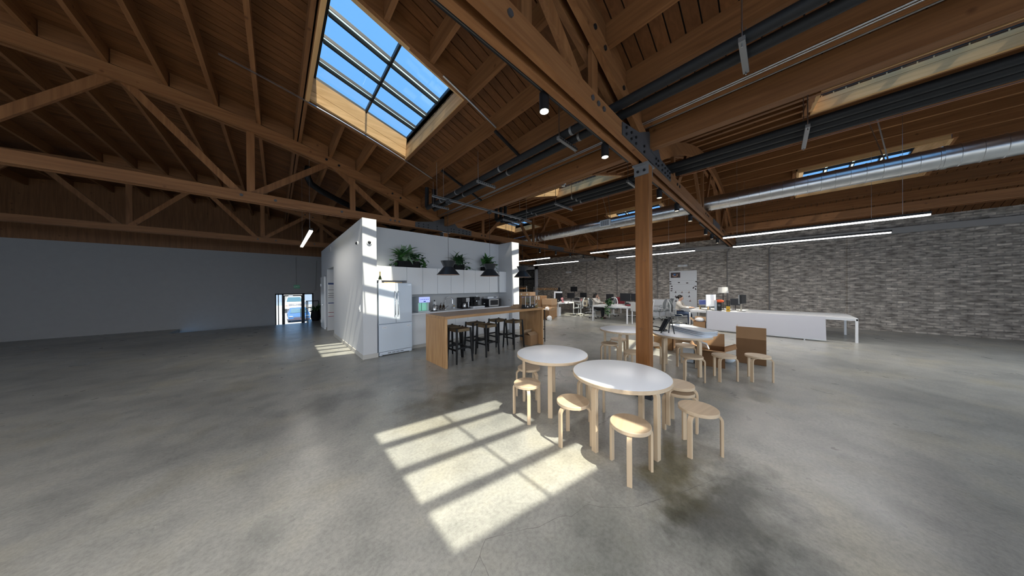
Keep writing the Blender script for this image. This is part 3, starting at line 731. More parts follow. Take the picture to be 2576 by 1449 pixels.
# pendant rail, cords and shades over the bar
PY = 5.07
t = thing('pendant_rail', 'thin slotted rail carrying the pendant lamps above the bar', 'rail', (4.05, PY, 3.63))
B(2.45, 5.62, PY-.02, PY+.02, 3.62, 3.66).build('strut', 'strut_steel', t)
B(2.45, 5.62, PY-.021, PY-.0202, 3.632, 3.648).build('slot', 'black_metal', t)
for x in (2.56, 2.72, 5.4):
    MB().tube([(x, PY, 3.66), (x, PY, (zup1(x) if x < CX else zup2(x))+.02)], .006, 6).build('rod', 'steel', t)
for i, x in enumerate((2.82, 4.01, 5.22)):
    t = thing('pendant_lamp', ['black hourglass pendant lamp nearest the fridge', 'black hourglass pendant lamp over the middle of the bar', 'black hourglass pendant lamp over the far end of the bar'][i], 'lamp', (x, PY, 1.95), group='pendant lamps over the bar')
    MB().lathe([(.255, 0), (.105, .175), (.17, .31), (.162, .31), (.098, .175), (.247, 0)], (x, PY, 1.95), 40, True).build('shade', 'pendant_black', t, True)
    MB().lathe([(.246, .002), (.097, .174)], (x, PY, 1.95), 40).build('shade_lining', 'pendant_inner', t, True)
    MB().lathe([(.0, .29), (.16, .29)], (x, PY, 1.95), 32).build('top_plate', 'pendant_black', t)
    MB().tube([(x, PY, 2.24), (x, PY, 3.6)], .004, 6).build('cord', 'cord_black', t)
    MB().lathe([(.0, .0), (.05, .0), (.06, .035), (.03, .06)], (x, PY, 3.565), 16).build('canopy', 'black_metal', t, True)
    MB().ell((x, PY, 2.08), .035, .035, .045, 12, 8).build('bulb', 'led_warm', t, True)
# ---------------------------------------------------------------- kitchen block walls
KH = 3.31
w = MB(); w.box(1.46, 1.76, 6.6, 10.65, 0, KH); w.box(1.46, 1.76, 10.65, 12.2, 2.43, KH); w.box(1.46, 1.76, 12.2, 12.5, 0, KH); w.box(1.46, 1.76, 12.5, 13.66, 2.17, KH); w.box(1.46, 1.76, 13.66, 13.85, 0, KH)
w.box(1.76, 2.6, 12.2, 12.32, 0, KH); w.box(2.5, 2.6, 7.5, 12.2, 0, KH)
ks = wall('wall_kitchen_left', w, 'white_wall', 'white kitchen side wall with a recess, streaked by sunlight')
w = MB(); w.box(1.76, 6.24, 7.35, 7.5, 0, KH); kb = wall('wall_kitchen_back', w, 'white_wall', 'white wall behind the kitchen cabinets')
B(2.61, 6.24, 7.335, 7.35, .975, 1.475).build('backsplash', 'splash', kb)
w = MB(); w.box(6.24, 6.6, 6.6, 7.5, 0, KH); w.box(6.45, 6.6, 7.5, 13.85, 0, KH); kw = wall('wall_kitchen_right', w, 'white_wall', 'bright white end wall right of the kitchen')
bb = MB(); bb.box(1.445, 1.46, 6.6, 10.65, 0, .1); bb.box(1.445, 1.775, 6.585, 6.6, 0, .1); bb.box(1.445, 1.46, 12.2, 12.5, 0, .1); bb.box(1.76, 2.5, 12.185, 12.2, 0, .1)
tag(bb.build('baseboard_kitchen_left', 'base_trim'), 'cream baseboard along the white side wall', 'baseboard', kind='structure')
bb = MB(); bb.box(6.225, 6.615, 6.585, 6.6, 0, .1); tag(bb.build('baseboard_kitchen_right', 'base_trim'), 'cream baseboard under the right end wall', 'baseboard', kind='structure')
# door leaf in the side wall
d = thing('door_2', 'white door with lever handle in the far side wall', 'door', (1.44, 13.1, 0), kind='structure')
B(1.40, 1.45, 12.56, 13.62, .01, 2.15).build('leaf', 'white_lacquer', d, bevel=.004)
m_ = MB(); m_.box(1.44, 1.475, 12.5, 12.56, 0, 2.19); m_.box(1.44, 1.475, 13.62, 13.67, 0, 2.19); m_.box(1.44, 1.475, 12.5, 13.67, 2.15, 2.2); m_.build('door_frame', 'white_wall', d)
m_ = MB(); m_.disc((1.39, 12.68, 1.0), (1,0,0), .03, .02, 12); m_.tube([(1.385, 12.68, 1.0), (1.35, 12.68, 1.0), (1.345, 12.8, 1.0)], .011, 8); m_.build('lever_handle', 'chrome', d, True)
m_ = MB(); m_.box(1.385, 1.40, 13.5, 13.56, .2, .32); m_.box(1.385, 1.40, 13.5, 13.56, 1.75, 1.87); m_.build('hinges', 'steel', d)
# wall fittings
def dome(name, c, axis, label):
    t = thing(name, label, 'camera', c); c = Vector(c); a = Vector(axis)
    MB().disc(c+a*.012, a, .052, .024, 20).build('ring', 'label_white', t, True); MB().ell(c+a*.02, .036, .036, .036, 16, 10).build('lens', 'screen_black', t, True)
dome('security_camera', (1.60, 6.598, 2.74), (0,-1,0), 'round black security camera on the bright pillar face'); dome('security_camera', (1.458, 7.03, 2.76), (-1,0,0), 'round camera on the shaded side wall near its edge')
t = thing('wall_switch', 'small white wall plate low on the sunlit side wall', 'switch', (1.455, 6.89, 1.19)); B(1.448, 1.46, 6.85, 6.93, 1.10, 1.27).build('plate', 'plastic_white', t, bevel=.003); B(1.44, 1.448, 6.875, 6.905, 1.15, 1.22).build('rocker', 'label_white', t)
t = thing('wall_vent', 'pale square vent high on the side wall', 'vent', (1.455, 11.36, 3.1)); B(1.45, 1.46, 11.2, 11.5, 3.02, 3.2).build('frame', 'label_white', t)
m_ = MB(); [m_.box(1.448, 1.4505, 11.23, 11.47, 3.035+i*.026, 3.05+i*.026) for i in range(6)]; m_.build('slots', 'base_trim', t)
# posters in the recess
def poster(z0, z1, bands, head, foot, label):
    t = thing('notice_board', label, 'notice', (1.95, 12.195, z0))
    B(1.49, 2.42, 12.185, 12.199, z0, z1).build('sheet', 'paper', t); B(1.49, 2.42, 12.182, 12.186, z1-head, z1).build('heading', 'poster_blue', t)
    for b in bands: B(1.49, 2.42, 12.182, 12.186, b, b+.018).build('rule', 'poster_red' if foot else 'ink', t)
    m_ = MB(); z = z0+.04
    while z < z1-head-.03: m_.box(1.52, 2.36 - random.random()*.2, 12.183, 12.1855, z, z+.008); z += .026
    m_.build('printed_lines', 'desk_under', t)
poster(1.30, 1.89, (1.305, 1.38, 1.46, 1.60), .07, False, 'upper staff notice with dark blue heading in the recess'); poster(.55, 1.10, (.55, .70), .035, True, 'lower staff notice with red foot line in the recess')

# ---------------------------------------------------------------- fridge
FX0, FX1, FY = 1.795, 2.60, 6.60
t = thing('refrigerator', 'white french-door refrigerator beside the sunlit pillar', 'refrigerator', (2.2, 6.95, 0))
B(FX0, FX1, FY+.06, 7.3, .05, 1.775).build('body', 'fridge_white', t, bevel=.01)
for a, b, hx in ((FX0, 2.196, 2.163), (2.204, FX1, 2.237)):
    dr = B(a, b, FY, FY+.055, .785, 1.79).build('door', 'fridge_white', t, bevel=.008)
    m_ = MB(); m_.tube([(hx, FY-.01, .97), (hx, FY-.045, 1.0), (hx, FY-.045, 1.55), (hx, FY-.01, 1.58)], .013, 10); m_.build('handle', 'chrome', dr, True)
    if a > 2: B(2.49, 2.575, FY-.002, FY, 1.735, 1.75).build('maker_plate', 'steel', dr)
dr = B(FX0, FX1, FY, FY+.055, .10, .77).build('freezer_drawer', 'fridge_white', t, bevel=.008)
for a in (1.87, 2.46): 
    B(a, a+.10, FY-.003, FY, .665, .715).build('drawer_latch', 'plastic_white', dr); B(a+.01, a+.09, FY-.005, FY-.003, .685, .69).build('latch_line', 'ink', dr)
B(FX0+.01, FX1-.01, FY+.01, FY+.1, .02, .09).build('toe_grille', 'fridge_white', t)
m_ = MB(); [m_.box(FX0+.2+i*.1, FX0+.28+i*.1, FY+.007, FY+.01, .045, .06) for i in range(4)]; m_.build('grille_slots', 'cabinet_gap', t)
for a in (FX0, FX1-.09): MB().ell((a+.045, FY+.03, .03), .05, .05, .03, 12, 8).build('foot', 'fridge_white', t, True)
# on the fridge
t = thing('wine_bottle', 'green gold-topped bottle standing on the fridge', 'bottle', (1.90, 6.85, 1.775))
MB().lathe([(.036, 0), (.038, .01), (.038, .12), (.03, .15), (.014, .20), (.013, .20)], (1.90, 6.85, 1.777), 16).build('glass', 'bottle_green', t, True); MB().lathe([(.0145, .185), (.014, .28), (.017, .285), (.017, .30), (0, .30)], (1.90, 6.85, 1.777), 14).build('foil', 'foil_gold', t, True)
MB().lathe([(.0386, .02), (.0386, .105)], (1.90, 6.85, 1.777), 16).build('label', 'paper', t, True)
t = thing('cutting_board', 'pale wooden cutting board lying on the fridge', 'board', (2.2, 6.9, 1.777)); B(1.98, 2.42, 6.78, 7.0, 1.777, 1.815).build('board', 'board_wood', t, bevel=.006); B(2.0, 2.05, 6.776, 6.78, 1.787, 1.805).build('grip_slot', 'cardboard', t)
# ---------------------------------------------------------------- cabinets
UX = [1.775, 2.215, 2.61, 3.06, 3.515, 3.97, 4.43, 4.89, 5.49, 5.885]
where = ['over the left half of the fridge', 'over the right half of the fridge', 'just right of the fridge', 'second right of the fridge', 'behind the first pendant lamp', 'between the first and second plants', 'left of the middle pendant', 'behind the middle pendant lamp', 'left of the last cabinet']
for i in range(9):
    a, b = UX[i], UX[i+1]; z0 = 1.86 if i < 2 else 1.475
    t = thing('wall_cabinet', 'white handleless wall cabinet '+where[i], 'cabinet', ((a+b)/2, 7.1, z0), group='white wall cabinets')
    B(a+.002, b-.002, 6.99, 7.348, z0, 2.235).build('body', 'cabinet_gap' if False else 'white_lacquer', t); B(a+.004, b-.004, 6.97, 6.988, z0+.002, 2.233).build('door', 'white_lacquer', t, bevel=.002)
t = thing('wall_cabinet', 'last white wall cabinet beside the right end wall', 'cabinet', (6.07, 7.0, 1.475), group='white wall cabinets'); B(5.91, 6.235, 6.93, 7.348, 1.475, 2.235).build('body', 'white_lacquer', t); B(5.91, 6.235, 6.91, 6.928, 1.478, 2.233).build('door', 'white_lacquer', t, bevel=.002)
bx = [2.62 + (6.235-2.62)*i/8 for i in range(9)]
for i in range(8):
    a, b = bx[i], bx[i+1]
    t = thing('base_cabinet', 'white base cabinet, %s from the fridge' % (ordn[i]), 'cabinet', ((a+b)/2, 7.0, 0), group='white base cabinets')
    B(a, b, 6.77, 7.33, .10, .928).build('body', 'white_lacquer', t); B(a+.003, b-.003, 6.75, 6.768, .115, .915).build('door', 'white_lacquer', t, bevel=.002); B(a, b, 6.83, 7.33, 0, .10).build('plinth', 'base_trim', t)
t = thing('countertop', 'white kitchen countertop with an inset sink', 'countertop', (4.4, 7.0, .93))
m_ = MB(); m_.box(2.62, 3.70, 6.735, 7.335, .93, .975); m_.box(4.28, 6.235, 6.735, 7.335, .93, .975); m_.box(3.70, 4.28, 6.735, 6.85, .93, .975); m_.box(3.70, 4.28, 7.20, 7.335, .93, .975); m_.build('slab', 'counter_white', t)
m_ = MB(); m_.box(3.70, 4.28, 6.85, 7.2, .932, .936); m_.box(3.70, 3.705, 6.85, 7.2, .93, .972); m_.box(4.275, 4.28, 6.85, 7.2, .93, .972); m_.box(3.7, 4.28, 7.195, 7.2, .93, .972); m_.build('sink_basin', 'steel', t)
CZ = .977
# faucet
t = thing('faucet', 'tall chrome gooseneck faucet behind the sink', 'faucet', (3.92, 7.26, CZ)); pts = [(3.92, 7.26, CZ), (3.92, 7.26, 1.26)] + [(3.92+.02*math.sin(a)*0+.09*(1-math.cos(a)), 7.26-.07*(1-math.cos(a)), 1.26+.10*math.sin(a)) for a in [PI*k/8 for k in range(1, 9)]]
MB().tube(pts, .013, 10).build('neck', 'chrome', t, True); e = pts[-1]; MB().tube([e, (e[0], e[1], e[2]-.11)], [.016, .021], 10).build('spray_head', 'chrome', t, True); MB().lathe([(.028, 0), (.024, .03), (.015, .05)], (3.92, 7.26, CZ), 14).build('base', 'chrome', t, True)
MB().tube([(3.93, 7.25, CZ+.05), (4.0, 7.2, CZ+.11)], .008, 8).build('lever', 'chrome', t, True)
# water dispenser
t = thing('water_dispenser', 'water dispenser with blue touch screen and green lit niche', 'dispenser', (3.02, 7.05, CZ))
B(2.87, 3.18, 7.0, 7.32, CZ, 1.40).build('body', 'dispenser_white', t, bevel=.01)
for a, b in ((2.87, 2.885), (3.165, 3.18)): B(a, b, 6.86, 7.0, CZ, 1.40).build('side_panel', 'dispenser_white', t)
B(2.886, 3.164, 6.985, 6.999, CZ+.03, 1.24).build('niche_back', 'green_glow', t); B(3.018, 3.024, 6.975, 6.985, CZ+.03, 1.24).build('niche_joint', 'black_metal', t); B(2.86, 3.2, 6.82, 7.0, CZ, CZ+.028).build('drip_tray', 'dispenser_white', t, bevel=.005)
hd = B(2.865, 3.195, 6.80, 7.0, 1.24, 1.41).build('head', 'dispenser_white', t, bevel=.008); B(2.875, 3.185, 6.795, 6.80, 1.25, 1.40).build('touch_screen', 'lcd', hd)
m_ = MB(); [m_.box(2.92+i*.05, 2.94+i*.05, 6.792, 6.795, 1.325, 1.345) for i in range(5)]; m_.tube([(3.0, 6.794, 1.275), (3.06, 6.794, 1.275)], .012, 8); m_.build('screen_icons', 'lcd_ink', hd)
MB().tube([(3.2, 7.2, 1.2), (3.26, 7.15, 1.05), (3.3, 7.2, .99), (3.3, 7.3, 1.0)], .005, 6).build('cable', 'cord_black', t, True)
# kettle, towel, bottles
def kettle(x, y):
    t = thing('electric_kettle', 'steel electric kettle with black handle on the counter', 'kettle', (x, y, CZ)); MB().lathe([(.09, 0), (.085, .02), (.07, .025), (0, .025)], (x, y, CZ), 20).build('base', 'black_metal', t, True)
    MB().lathe([(.07, .026), (.068, .05), (.045, .17), (.038, .18), (.0, .185)], (x, y, CZ), 20).build('body', 'steel', t, True); MB().lathe([(.012, .183), (.014, .2), (0, .205)], (x, y, CZ), 10).build('lid_knob', 'black_metal', t, True)
    MB().tube([(x+.04, y-.01, CZ+.16), (x+.1, y-.02, CZ+.155), (x+.105, y-.02, CZ+.09), (x+.07, y-.01, CZ+.05)], .011, 8).build('handle', 'black_metal', t, True); MB().tube([(x-.05, y, CZ+.08), (x-.085, y, CZ+.15)], [.012, .007], 8).build('spout', 'steel', t, True)
kettle(3.38, 6.92)
t = thing('paper_towel', 'white paper towel roll on an upright holder', 'paper towel', (3.50, 7.15, CZ)); MB().lathe([(.055, .01), (.055, .27), (.02, .27)], (3.5, 7.15, CZ), 20).build('roll', 'paper', t, True); MB().lathe([(.07, 0), (.07, .01)], (3.5, 7.15, CZ), 20).build('foot', 'black_metal', t); MB().tube([(3.5, 7.15, CZ+.27), (3.5, 7.15, CZ+.31)], .018, 8).build('knob', 'black_metal', t, True)
for i, x in enumerate((3.69, 3.79)):
    t = thing('soap_bottle', ['amber soap bottle left of the pair by the faucet', 'amber soap bottle right of the pair by the faucet'][i], 'bottle', (x, 7.13, CZ), group='amber pump bottles'); MB().lathe([(.036, 0), (.037, .12), (.014, .15), (.012, .165)], (x, 7.13, CZ), 14).build('bottle', 'amber', t, True); m_ = MB(); m_.tube([(x, 7.13, CZ+.16), (x, 7.13, CZ+.205), (x+.03, 7.115, CZ+.205)], .007, 6); m_.build('pump', 'black_metal', t, True)
t = thing('sponge_holder', 'small white sponge holder with a yellow sponge', 'holder', (4.22, 7.24, CZ)); B(4.19, 4.25, 7.22, 7.27, CZ, CZ+.06).build('cup', 'plastic_white', t, bevel=.004); B(4.215, 4.24, 7.23, 7.26, CZ+.03, CZ+.10).build('sponge', 'yellow_box', t)
# coffee maker
t = thing('coffee_maker', 'black drip coffee maker with steel carafe', 'coffee maker', (4.5, 7.1, CZ)); B(4.36, 4.64, 7.12, 7.28, CZ, 1.33).build('tower', 'black_metal', t, bevel=.008); hd = B(4.36, 4.64, 6.95, 7.12, 1.18, 1.33).build('brew_head', 'black_metal', t, bevel=.008); B(4.50, 4.63, 6.945, 6.95, 1.19, 1.315).build('control_panel', 'steel', hd); B(4.36, 4.66, 6.93, 7.12, CZ, CZ+.025).build('warming_plate', 'black_metal', t)
m_ = MB(); [m_.disc((4.545+i*.02, 6.943, 1.25+.02*(i % 2)), (0,1,0), .006, .004, 8) for i in range(3)]; m_.build('buttons', 'black_metal', hd)
MB().lathe([(.06, .03), (.068, .06), (.05, .15), (.04, .17), (0, .17)], (4.48, 7.02, CZ), 18).build('carafe', 'steel', t, True); MB().tube([(4.53, 7.0, CZ+.15), (4.59, 6.98, CZ+.14), (4.59, 6.98, CZ+.05), (4.55, 6.99, CZ+.04)], .011, 8).build('carafe_handle', 'black_metal', t, True)
t = thing('milk_frother', 'small chrome canister between coffee maker and espresso machine', 'canister', (4.72, 7.15, CZ)); MB().lathe([(.035, 0), (.035, .22), (.0, .22)], (4.72, 7.15, CZ), 14).build('can', 'steel', t, True); MB().lathe([(.036, .22), (.036, .30), (0, .31)], (4.72, 7.15, CZ), 14).build('lid', 'chrome', t, True)
t = thing('white_tray', 'low white tray under the espresso machine', 'tray', (4.98, 7.05, CZ)); B(4.74, 5.22, 6.90, 7.25, CZ, CZ+.05).build('tray', 'plastic_white', t, bevel=.006); B(4.77, 5.19, 6.92, 7.23, CZ+.05, CZ+.056).build('tray_mat', 'steel', t)
t = thing('espresso_machine', 'small black espresso machine on a white tray', 'espresso machine', (4.95, 7.1, CZ+.056)); B(4.82, 5.08, 7.10, 7.24, CZ+.056, 1.34).build('back_tower', 'black_metal', t, bevel=.01); B(4.84, 5.06, 6.95, 7.10, 1.22, 1.34).build('head', 'black_metal', t, bevel=.015); B(4.83, 5.07, 6.93, 7.10, CZ+.056, CZ+.075).build('drip_grid', 'black_metal', t); MB().tube([(4.95, 7.0, 1.22), (4.95, 7.0, 1.18)], .025, 10).build('nozzle', 'steel', t, True); MB().lathe([(.0, .0), (.028, 0), (.028, .02), (0, .03)], (5.0, 7.05, 1.34), 12).build('lid_knob', 'chrome', t, True); B(4.85, 4.90, 6.985, 7.1, CZ+.08, 1.2).build('water_tank', 'dark_glass', t)
t = thing('glass_jar', 'small glass jar left of the microwave', 'jar', (5.26, 7.0, CZ)); MB().lathe([(.03, 0), (.032, .1), (.026, .11)], (5.26, 6.98, CZ), 14).build('jar', 'jar_clear', t, True); MB().lathe([(.03, .11), (.03, .13), (0, .13)], (5.26, 6.98, CZ), 14).build('lid', 'steel', t, True)
t = thing('microwave', 'black and steel microwave at the right end of the counter', 'microwave', (5.62, 7.05, CZ)); B(5.36, 5.92, 6.86, 7.26, CZ+.012, 1.25).build('body', 'black_metal', t, bevel=.005); dr = B(5.37, 5.80, 6.84, 6.86, CZ+.015, 1.245).build('door', 'steel', t, bevel=.004); B(5.42, 5.77, 6.836, 6.84, CZ+.06, 1.21).build('door_window', 'screen_black', dr); B(5.80, 5.92, 6.84, 6.86, CZ+.015, 1.245).build('control_panel', 'screen_black', t); m_ = MB(); [m_.box(x, x+.04, y, y+.04, CZ, CZ+.012) for x in (5.38, 5.86) for y in (6.88, 7.2)]; m_.build('feet', 'rubber', t)
t = thing('toaster_oven', 'white toaster standing on the microwave', 'toaster', (5.6, 7.08, 1.25)); B(5.42, 5.86, 6.98, 7.24, 1.252, 1.335).build('body', 'plastic_white', t, bevel=.012); B(5.68, 5.82, 6.976, 6.98, 1.29, 1.32).build('dial_panel', 'screen_black', t); m_ = MB(); [m_.box(5.48, 5.8, y, y+.02, 1.335, 1.337) for y in (7.05, 7.15)]; m_.build('slots', 'black_metal', t)
def outlet(c, axis, label):
    t = thing('wall_outlet', label, 'outlet', c); x, y, z = c
    if axis == 'y': B(x-.06, x+.06, y-.008, y, z-.06, z+.06).build('plate', 'label_white', t, bevel=.002); m_ = MB(); [m_.box(x+a-.012, x+a+.012, y-.01, y-.008, z+b-.015, z+b+.015) for a in (-.03, .03) for b in (-.025, .025)]; m_.build('sockets', 'ink', t)
    else: B(x-.008, x, y-.04, y+.04, z-.06, z+.06).build('plate', 'label_white', t, bevel=.002); m_ = MB(); [m_.box(x-.01, x-.008, y-.012, y+.012, z+b-.015, z+b+.015) for b in (-.025, .025)]; m_.build('sockets', 'ink', t)
outlet((5.20, 7.335, 1.32), 'y', 'double wall outlet behind the espresso machine'); outlet((6.238, 6.75, 1.19), 'x', 'wall outlet on the inner face of the end wall')

# ---------------------------------------------------------------- plants
def leaf_mesh(L, Wd, bend, fold, n=6):
    mb = MB(); rows = []
    for i in range(n+1):
        s = i/n; wv = Wd*math.sin(PI*min(1, s*.93+.07))**.8 * (1-s*.25); x = L*s; z = bend*L*(s*.9 - 1.5*s*s)
        rows.append([(x, -wv/2, z+fold*wv), (x, 0, z), (x, wv/2, z+fold*wv)])
    mb.sheet(rows); return mb.mesh('leaf', True)
LEAF = {}
for nm, mat, L_, W_, bd, fo in (('big', 'leaf_green', .30, .095, .5, .18), ('pale', 'leaf_pale', .32, .10, .45, .15), ('dark', 'leaf_dark', .27, .07, .55, .12), ('small', 'leaf_green', .11, .09, .3, .1), ('smalld', 'leaf_dark', .12, .095, .3, .1), ('strap', 'leaf_dark', .34, .028, .8, .2)):
    LEAF[nm] = leaf_mesh(L_, W_, bd, fo); LEAF[nm].materials.append(MATS[mat])
def put_leaf(parent, base, loc, az, el, kind, sc=1, roll=0):
    if 6.9 < loc[1] < 7.4 and math.sin(az) > .15: az = -az
    o = bpy.data.objects.new('leaf', LEAF[kind]); COL.objects.link(o); o.parent = parent
    o.matrix_local = Matrix.Translation(Vector(loc)-Vector(base)) @ Euler((roll, -el, az), 'XYZ').to_matrix().to_4x4() @ Matrix.Scale(sc, 4)
def planter(x0, x1, y0, y1, z, h, label, cat='plant'):
    base = ((x0+x1)/2, (y0+y1)/2, z); t = thing('planter', label, cat, base)
    m_ = MB(); m_.box(x0, x1, y0, y0+.012, z, z+h); m_.box(x0, x1, y1-.012, y1, z, z+h); m_.box(x0, x0+.012, y0, y1, z, z+h); m_.box(x1-.012, x1, y0, y1, z, z+h); m_.box(x0, x1, y0, y1, z, z+.012); m_.build('trough', 'planter_black', t)
    B(x0+.012, x1-.012, y0+.012, y1-.012, z+h-.05, z+h-.02).build('soil', 'soil', t); return t, base
rnd = random.Random(3)
t, b = planter(2.39, 3.0, 7.02, 7.24, 2.237, .17, 'black trough of striped broad-leaf plants above the fridge')
for k in range(52):
    cx = rnd.uniform(2.45, 2.78); az = rnd.uniform(0, 2*PI); el = rnd.uniform(.15, 1.35)
    put_leaf(t, b, (cx, 7.12+rnd.uniform(-.05, .05), 2.38+rnd.uniform(0, .17)), az, el, rnd.choice(['big', 'pale', 'pale', 'dark']), rnd.uniform(.95, 1.4), rnd.uniform(-.4, .4))
for az, el, kd in ((-2.6, .5, 'big'), (-2.9, .9, 'pale'), (-1.2, -.3, 'pale'), (-1.5, .1, 'pale'), (-.5, 1.1, 'big'), (-2.2, 1.2, 'pale'), (-.3, .35, 'big'), (3.0, .3, 'big')): put_leaf(t, b, (2.58, 7.08, 2.5), az, el, kd, 1.2)
for k in range(60):
    a = rnd.uniform(2.72, 3.18); hh = rnd.uniform(-.14, .2) if a > 3.0 else rnd.uniform(-.02, .22); put_leaf(t, b, (a, rnd.uniform(6.98, 7.2), 2.39+hh), rnd.uniform(0, 2*PI), rnd.uniform(-.6, .8), rnd.choice(['small', 'smalld']), rnd.uniform(.8, 1.25), rnd.uniform(-.6, .6))
for k in range(10): put_leaf(t, b, (rnd.uniform(2.2, 2.38), rnd.uniform(6.98, 7.1), 2.28+rnd.uniform(0, .14)), rnd.uniform(2, 4.5), rnd.uniform(-.5, .6), 'small', rnd.uniform(.8, 1.1), rnd.uniform(-.5, .5))
MB().tube([(2.4, 7.05, 2.42), (2.3, 7.02, 2.36), (2.2, 7.0, 2.3)], .005, 6).build('stem', 'stem_green', t); MB().tube([(2.95, 7.05, 2.42), (3.08, 7.02, 2.42), (3.12, 7.0, 2.25)], .005, 6).build('stem', 'stem_green', t)
t, b = planter(4.12, 4.50, 7.02, 7.24, 2.237, .17, 'black trough of arching dark leaves behind the first pendant')
for k in range(26): put_leaf(t, b, (rnd.uniform(4.14, 4.5), 7.1+rnd.uniform(-.06, .06), 2.4+rnd.uniform(0, .16)), rnd.uniform(0, 2*PI), rnd.uniform(.2, 1.3), 'dark', rnd.uniform(.9, 1.25), rnd.uniform(-.4, .4))
for k in range(44): put_leaf(t, b, (rnd.uniform(4.16, 4.42), 7.12+rnd.uniform(-.05, .05), 2.39+rnd.uniform(0, .1)), rnd.uniform(0, 2*PI), rnd.uniform(.5, 1.45), 'strap', rnd.uniform(.8, 1.35), rnd.uniform(-.4, .4))
for k in range(24): put_leaf(t, b, (rnd.uniform(4.25, 4.68), rnd.uniform(6.98, 7.15), 2.39+rnd.uniform(-.12, .12)), rnd.uniform(0, 2*PI), rnd.uniform(-.7, .6), 'smalld', rnd.uniform(.7, 1.1), rnd.uniform(-.6, .6))
MB().tube([(4.5, 7.05, 2.4), (4.65, 7.0, 2.36), (4.8, 6.97, 2.26), (4.9, 6.96, 2.245)], .004, 6).build('stem', 'stem_green', t)
t, b = planter(5.30, 5.62, 7.02, 7.24, 2.237, .15, 'black trough with an upright leafy plant near the end wall')
for k in range(54): put_leaf(t, b, (rnd.uniform(5.34, 5.6), 7.12+rnd.uniform(-.06, .06), 2.38+rnd.uniform(0, .2)), rnd.uniform(0, 2*PI), rnd.uniform(.1, 1.2), rnd.choice(['dark', 'big', 'big']), rnd.uniform(.9, 1.3), rnd.uniform(-.4, .4))
put_leaf(t, b, (5.46, 7.12, 2.55), -2.5, 1.45, 'big', 1.2); put_leaf(t, b, (5.46, 7.12, 2.5), -1, 1.3, 'big', 1.2)
for k in range(26): put_leaf(t, b, (rnd.uniform(5.6, 5.92), rnd.uniform(6.98, 7.2), 2.39+rnd.uniform(-.14, .18)), rnd.uniform(0, 2*PI), rnd.uniform(-.7, .7), 'small', rnd.uniform(.8, 1.2), rnd.uniform(-.6, .6))
MB().tube([(5.6, 7.1, 2.36), (5.72, 7.05, 2.45), (5.85, 7.0, 2.35), (5.9, 7.0, 2.25)], .005, 6).build('stem', 'stem_green', t)

# ---------------------------------------------------------------- bar
t = thing('bar_counter', 'long plywood waterfall bar counter before the kitchen', 'bar', (4.05, 5.07, 0))
B(2.49, 5.60, 4.62, 5.53, 1.01, 1.068).build('top', 'plywood_x', t, bevel=.003); B(2.49, 2.54, 4.62, 5.53, 0, 1.0095).build('end_panel', 'plywood_z', t, bevel=.003); B(5.55, 5.60, 4.62, 5.53, 0, 1.0095).build('end_panel', 'plywood_z', t, bevel=.003)
def make_bar_stool():
    t = thing('bar_stool', 'x', 'stool', group='bar stools'); H = .76
    m_ = MB(); n = 9
    for lo, hi in ((-1, 1),):
        rows = []
        for i in range(n):
            x = -.175 + .35*i/(n-1); sag = -.022*(1-((i-(n-1)/2)/((n-1)/2))**2); rows.append([(x, -.165+.33*k/6, H-.012+sag*(1-.3*((k-3)/3)**2)) for k in range(7)])
        m_.sheet(rows)
    m_.box(-.175, .175, -.172, -.155, H-.075, H-.012); m_.box(-.175, .175, .155, .172, H-.075, H-.012); m_.box(-.182, -.165, -.165, .165, H-.075, H-.012); m_.box(.165, .182, -.165, .165, H-.075, H-.012)
    m_.build('woven_seat', 'weave', t, local=True)
    for sx in (-1, 1):
        for sy in (-1, 1):
            l = MB(); l.tube([(sx*.205, sy*.205, 0), (sx*.188, sy*.186, .4), (sx*.174, sy*.168, H)], [.019, .027, .024], 10); l.build('leg', 'black_paint', t, True, local=True)
    for s_ in (-1, 1):
        MB().bar((-.187, s_*.187, .33), (.187, s_*.187, .33), .024, .036).build('stretcher', 'black_paint', t, local=True); MB().bar((s_*.19, -.187, .29), (s_*.19, .187, .29), .024, .036).build('stretcher', 'black_paint', t, local=True)
    return t
bs = make_bar_stool(); BS = [(3.01, 4.92, 'black bar stool in front, nearest the plywood end panel'), (3.0, 5.36, 'black bar stool behind the one nearest the end panel'), (3.80, 4.93, 'middle black bar stool in the front row'), (3.78, 5.42, 'middle black bar stool in the back row'), (4.77, 5.0, 'black bar stool at the right end of the front row'), (4.61, 5.5, 'black bar stool at the right end of the back row')]
for i, (x, y, lab) in enumerate(BS):
    rz = [0, .03, .04, -.03, .08, -.05][i]
    if i == 0: bs.location = (x, y, 0); bs['label'] = lab
    else: dup(bs, (x, y, 0), rz, lab)
